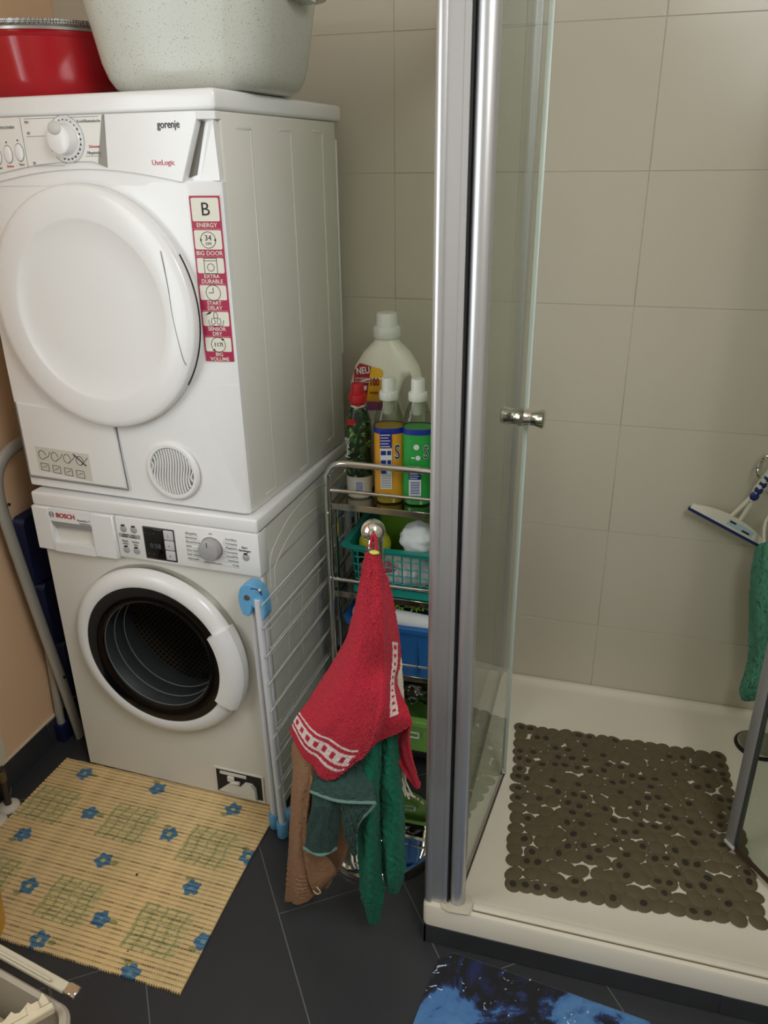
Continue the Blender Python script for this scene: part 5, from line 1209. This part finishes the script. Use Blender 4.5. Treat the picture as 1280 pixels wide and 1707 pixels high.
# ---------------------------------------------------------------- step ladder
LD = thing('step_ladder', 'grey folding step ladder with blue treads leaning between wall and washing machine', 'step ladder')
m_lad = mat('ladder_grey', (176, 174, 166), .35, metal=.3); m_lb = mat('ladder_blue', (14, 24, 62), .5)
arch = smooth_path([(-.700, .120, .003), (-.703, .098, .20), (-.707, .072, .40), (-.711, .048, .60), (-.715, .032, .76), (-.716, .032, .84), (-.717, .055, .892), (-.718, .105, .918), (-.718, .20, .925), (-.718, .33, .925), (-.718, .43, .915), (-.717, .475, .88), (-.716, .485, .82), (-.711, .50, .60), (-.700, .545, .003)], 6)
bm = NB(); tube(bm, arch, .0175, 12, flat=.60, up=(1, 0, 0)); obj('front_frame', bm, m_lad, LD)
bm = NB(); tube(bm, [(-.742, .140, .60), (-.742, .117, .39), (-.742, .101, .09), (-.742, .100, .0)], .012, 10); tube(bm, [(-.742, .50, .56), (-.742, .53, .0)], .012, 10); tube(bm, [(-.742, .098, .12), (-.742, .53, .12)], .008, 8); obj('rear_frame', bm, m_lad, LD)
for z, y in ((.67, .066), (.465, .09), (.26, .12)):
    bm = NB(); loft(bm, [[(-.730+.03*0, yy, zz) for yy, zz in rrect(y, .50, z-.13, z+.07, .02)], [(-.705, yy, zz) for yy, zz in rrect(y+.012, .488, z-.13, z+.065, .02)]], True, True); obj('tread', bm, m_lb, LD)
for x, y in ((-.742, .102), (-.742, .53)):
    bm = NB(); box(bm, x-.016, x+.016, y-.02, y+.02, 0, .06, .004, 2); obj('rubber_foot', bm, m_lb, LD)
for z, y in ((.235, .094), (.80, .03)):
    bm = NB(); lathe(bm, [(0, -.0008), (.004, 0), (.004, .004)], 10, 'X', (-.6925+.0, y, z)); obj('rivet', bm, m_dark, LD)

# ---------------------------------------------------------------- radiator at the left edge
RD = thing('radiator', 'white panel radiator cropped at the left edge under the window', 'radiator')
m_rad = mat('radiator_enamel', (214, 208, 194), .4)
bm = NB(); box(bm, -.745, -.730, -1.7, -.16, .15, .75, .004, 2); box(bm, -.708, -.693, -1.7, -.16, .15, .75, .004, 2); box(bm, -.742, -.697, -1.695, -.165, .725, .752, .003, 1); obj('panel', bm, m_rad, RD)
for k in range(20):
    bm = NB(); box(bm, -.694, -.690, -1.66+.075*k, -1.625+.075*k, .18, .72, .002, 1); obj('rib', bm, m_rad, RD)
m_pb = mat('brown_pipe', (58, 46, 42), .4); m_col = mat('pipe_collar_white', (214, 204, 186), .4)
for k, (x, y) in enumerate(((-.712, -.178), (-.708, -.232))):
    bm = NB(); tube(bm, [(x, y, .001), (x, y, .10), (x, y, .16)], .009, 12); obj('pipe', bm, m_pb, RD)
    bm = NB(); lathe(bm, [(.0095, .012), (.018, .011), (.027, .006), (.029, .0), (.0095, .0)], 28, 'Z', (x, y, 0)); obj('pipe_collar', bm, m_col, RD)
    bm = NB(); lathe(bm, [(.0095, .09), (.013, .092), (.013, .12), (.0095, .122)], 16, 'Z', (x, y, 0)); obj('pipe_nut', bm, mat('brass_dull', (120, 104, 76), .4, metal=.7), RD)

# ---------------------------------------------------------------- bottom left
yb_ = thing('yellow_bucket', 'yellow bucket cropped at the left edge on the foam mat', 'bucket', (-.548, -.545, .0085))
m_yel = mat('yellow_plastic', (214, 160, 30), .4)
bm = NB(); lathe(bm, [(0, .003), (.095, .0), (.100, .004), (.112, .16), (.118, .165), (.117, .172), (.110, .170), (.098, .008), (0, .006)], 48); obj('shell', bm, m_yel, yb_)
bm = NB(); tube(bm, [(.116*math.cos(t), .116*math.sin(t)*.3-.06, .165+.05*math.sin(t)) for t in np.linspace(0, PI, 16)], .002, 6); obj('bail_handle', bm, m_steel, yb_)
BA = -.175
LB = thing('laundry_box', 'grey beige plastic box cropped at the lower left corner', 'box', (-.010, -.775, 0), BA)
m_lbx = mat('grey_beige_plastic', (170, 160, 142), .45)
bm = NB()
def bl(i, z, r=.045): return [(x, y, z) for x, y in rrect(-.55+i, .0-i, -.36+i, .0-i, r, 8)]
loft(bm, [bl(.035, .004), bl(.012, .22), bl(.006, .275), bl(.0, .278), bl(-.001, .290), bl(.003, .294), bl(.011, .292), bl(.013, .27), bl(.04, .010)], True, True); obj('shell', bm, m_lbx, LB)
bm = NB()
for k in range(9): disc(bm, (-.035-.03*k, -.0140, .255), .0016, 8, h=.001)
obj('punched_hole', bm, m_dark, LB)
rl = thing('metal_rail', 'cream painted metal rail with bare steel end along the box edge', 'rail', (-.010, -.775, 0), BA)
bm = NB(); box(bm, -.55, -.050, .010, .028, .296, .306, .002, 1); box(bm, -.55, -.080, .012, .016, .306, .312, .001, 1); obj('bar', bm, mat('cream_enamel', (206, 196, 172), .35), rl)
bm = NB(); box(bm, -.050, -.024, .009, .029, .2955, .308, .002, 1); obj('steel_end', bm, m_chrome, rl)
for x in (-.5, -.10):
    bm = NB(); tube(bm, [(x, .019, .001), (x, .019, .297)], .004, 8); obj('support_leg', bm, m_steel, rl)
wbk = thing('wire_basket', 'white wire basket behind the corner of the grey beige box', 'basket', (-.010, -.775, 0), BA)
def wl(z): return [(x, y, z) for x, y in rrect(.004, .16, -.30, -.012, .03, 6)]
for z in (.006, .09, .18, .27):
    bm = NB(); tube(bm, wl(z), .0030, 8, True); obj('hoop', bm, m_rad, wbk)
L_ = wl(0)
for k in range(0, len(L_), 2):
    bm = NB(); x, y, _ = L_[k]; tube(bm, [(x, y, .006), (x, y, .272)], .0018, 6); obj('upright_wire', bm, m_rad, wbk)
cl_ = crumple('cream_laundry', 'cream fluffy laundry inside the grey beige box', 'laundry', (-.215, -.872, .195), (.160, .098, .098), m_terry('cream_fleece', (206, 190, 164), 300), 31, .12)
rt = thing('hanger_strip', 'cream notched plastic strip lying on the laundry in the box', 'hanger', (-.120, -.838, .303), .91)
m_rt = mat('cream_plastic', (220, 206, 176), .4)
bm = NB(); P = [(-.085, -.008)]
for k in range(6):
    x = -.085+.026*k
    P += [(x+.002, .010), (x+.006, .013), (x+.010, .006), (x+.016, .003), (x+.022, .006)]
P += [(.075, .016), (.080, -.008)]
poly(bm, [(x, y, 0) for x, y in P], (0, 0, .005)); obj('notched_edge', bm, m_rt, rt)
bm = NB(); box(bm, -.085, .084, -.026, -.012, -.004, .010, .002, 1); box(bm, .045, .066, -.014, .004, -.002, .010, .002, 1); obj('spine', bm, m_rt, rt)
